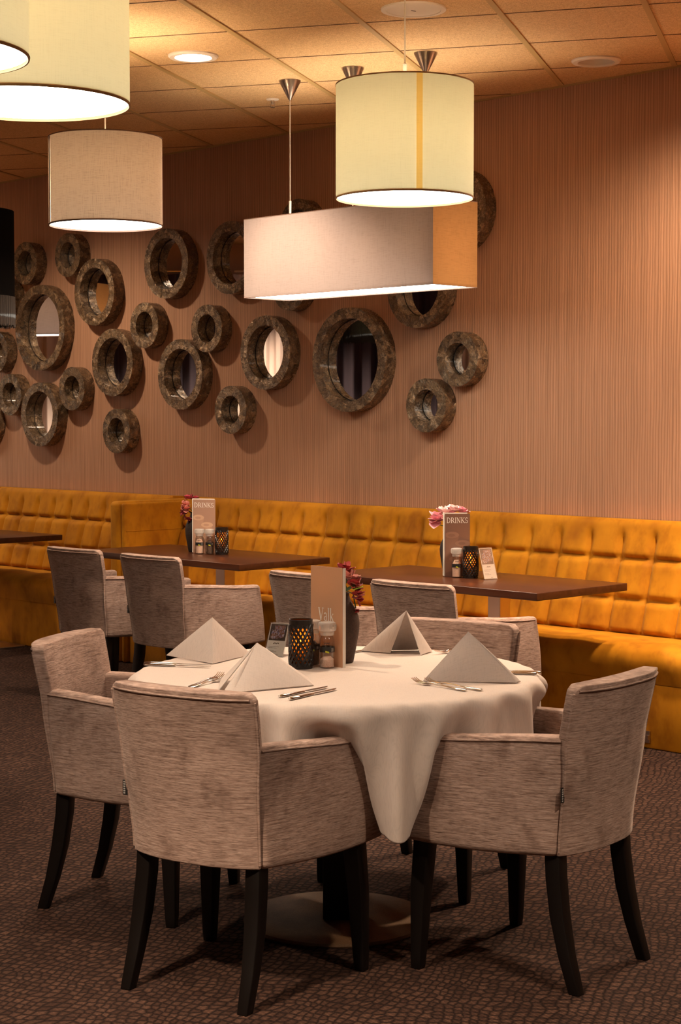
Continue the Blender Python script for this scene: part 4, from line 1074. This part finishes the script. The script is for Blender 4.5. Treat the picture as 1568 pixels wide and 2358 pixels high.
# ------------------------------------------------------------------ things in the ceiling
def downlight(label, x, y, lit, energy=0, aim=None, size=105, group='recessed downlights'):
    t=thing('downlight',label,'ceiling light',(x,y,H),0,group)
    m=MB(); m.lathe([(.118,-.0005),(.117,-.006),(.110,-.012),(.088,-.012),(.084,-.006)],48); m.build('rim',M['white_metal'],t)
    m=MB()
    if lit: m.disc(.0845,-.004,48,up=False); m.build('lens',M['lamp'],t,smooth=False,fix=False)
    else: m.lathe([(.085,-.007),(.078,.03),(.066,.075),(.045,.10),(0,.10)],48); m.build('reflector',M['white_metal'],t)
    if energy:
        ld=bpy.data.lights.new('downlight_beam','SPOT'); ld.energy=energy; ld.color=(1,.745,.52); ld.spot_size=math.radians(size); ld.spot_blend=.6; ld.shadow_soft_size=.07
        o=link(bpy.data.objects.new('downlight_beam',ld)); o.parent=t; o.location=(0,0,-.03)
        if aim: o.rotation_euler=Vector((aim[0]-x,aim[1]-y,aim[2]-H)).to_track_quat('-Z','Y').to_euler()
    return t
downlight('lit round white downlight in the ceiling, left of the steel cones',-.69,8.242,True,K_SPOT*.6)
downlight('unlit round cream downlight in the ceiling near the papered wall at the right',1.214,8.351,False)
for (x,y,e,sz) in ((-1.6,2.5,1.9,105),(1.7,2.5,.9,105),(-.1,.8,1.3,105),(-5.4,12.2,2.2,105),(-5.2,9.6,1.6,105),(-2.47,10.8,.28,150),(2.01,6.65,.9,105),(1.72,7.35,.55,160),(-.9,6.0,.35,105),(-5.9,10.9,1.0,105)):  # unseen downlights, several added only to brighten walls, chairs and reflected curtains
    downlight('lit round white downlight added unseen, out of frame, to brighten the room',x,y,True,K_SPOT*e,size=sz)
t=thing('ceiling_speaker','flat round white ceiling speaker with a fine grille, at the top edge','ceiling speaker',(.303,7.306,H))
m=MB(); m.lathe([(.136,-.0005),(.135,-.007),(.128,-.009),(.114,-.009),(.112,-.007)],64); m.build('rim',M['white_metal'],t)
m=MB(); m.lathe([(0,-.0085),(.08,-.0085),(.1125,-.0065)],64); m.build('grille',M['white_metal'],t)
m=MB(); m.box((.0,0,-.0093),(.022,.003,.0012),.6); m.build('maker_mark',M['dark_print'],t,smooth=False)
t=thing('sprinkler','small sprinkler head with a white collar beside the left steel cone','sprinkler',(-.361,9.355,H))
m=MB(); m.lathe([(.034,0),(.034,-.003),(.03,-.007),(0,-.007)],28); m.build('collar',M['white_metal'],t)
m=MB(); m.lathe([(0,-.006),(.008,-.006),(.009,-.02),(.005,-.03),(0,-.03)],14); m.tube([(-.012,0,-.018),(-.009,0,-.036),(0,0,-.042),(.009,0,-.036),(.012,0,-.018)],.002,6); m.lathe([(0,-.042),(.013,-.042),(.013,-.045),(0,-.045)],16); m.build('head',M['steel'],t)
t=thing('ceiling_hook','tiny brown wire hook at the wall edge under the unlit downlight','hook',WP(2.02,.012,H-.02),AW)
m=MB(); m.tube([(0,0,.02),(0,0,-.01)]+[(.008*math.sin(a),0,-.018+.008*math.cos(a)) for a in [k*.5 for k in range(11)]],.0016,6); m.build('wire',M['hem'],t)
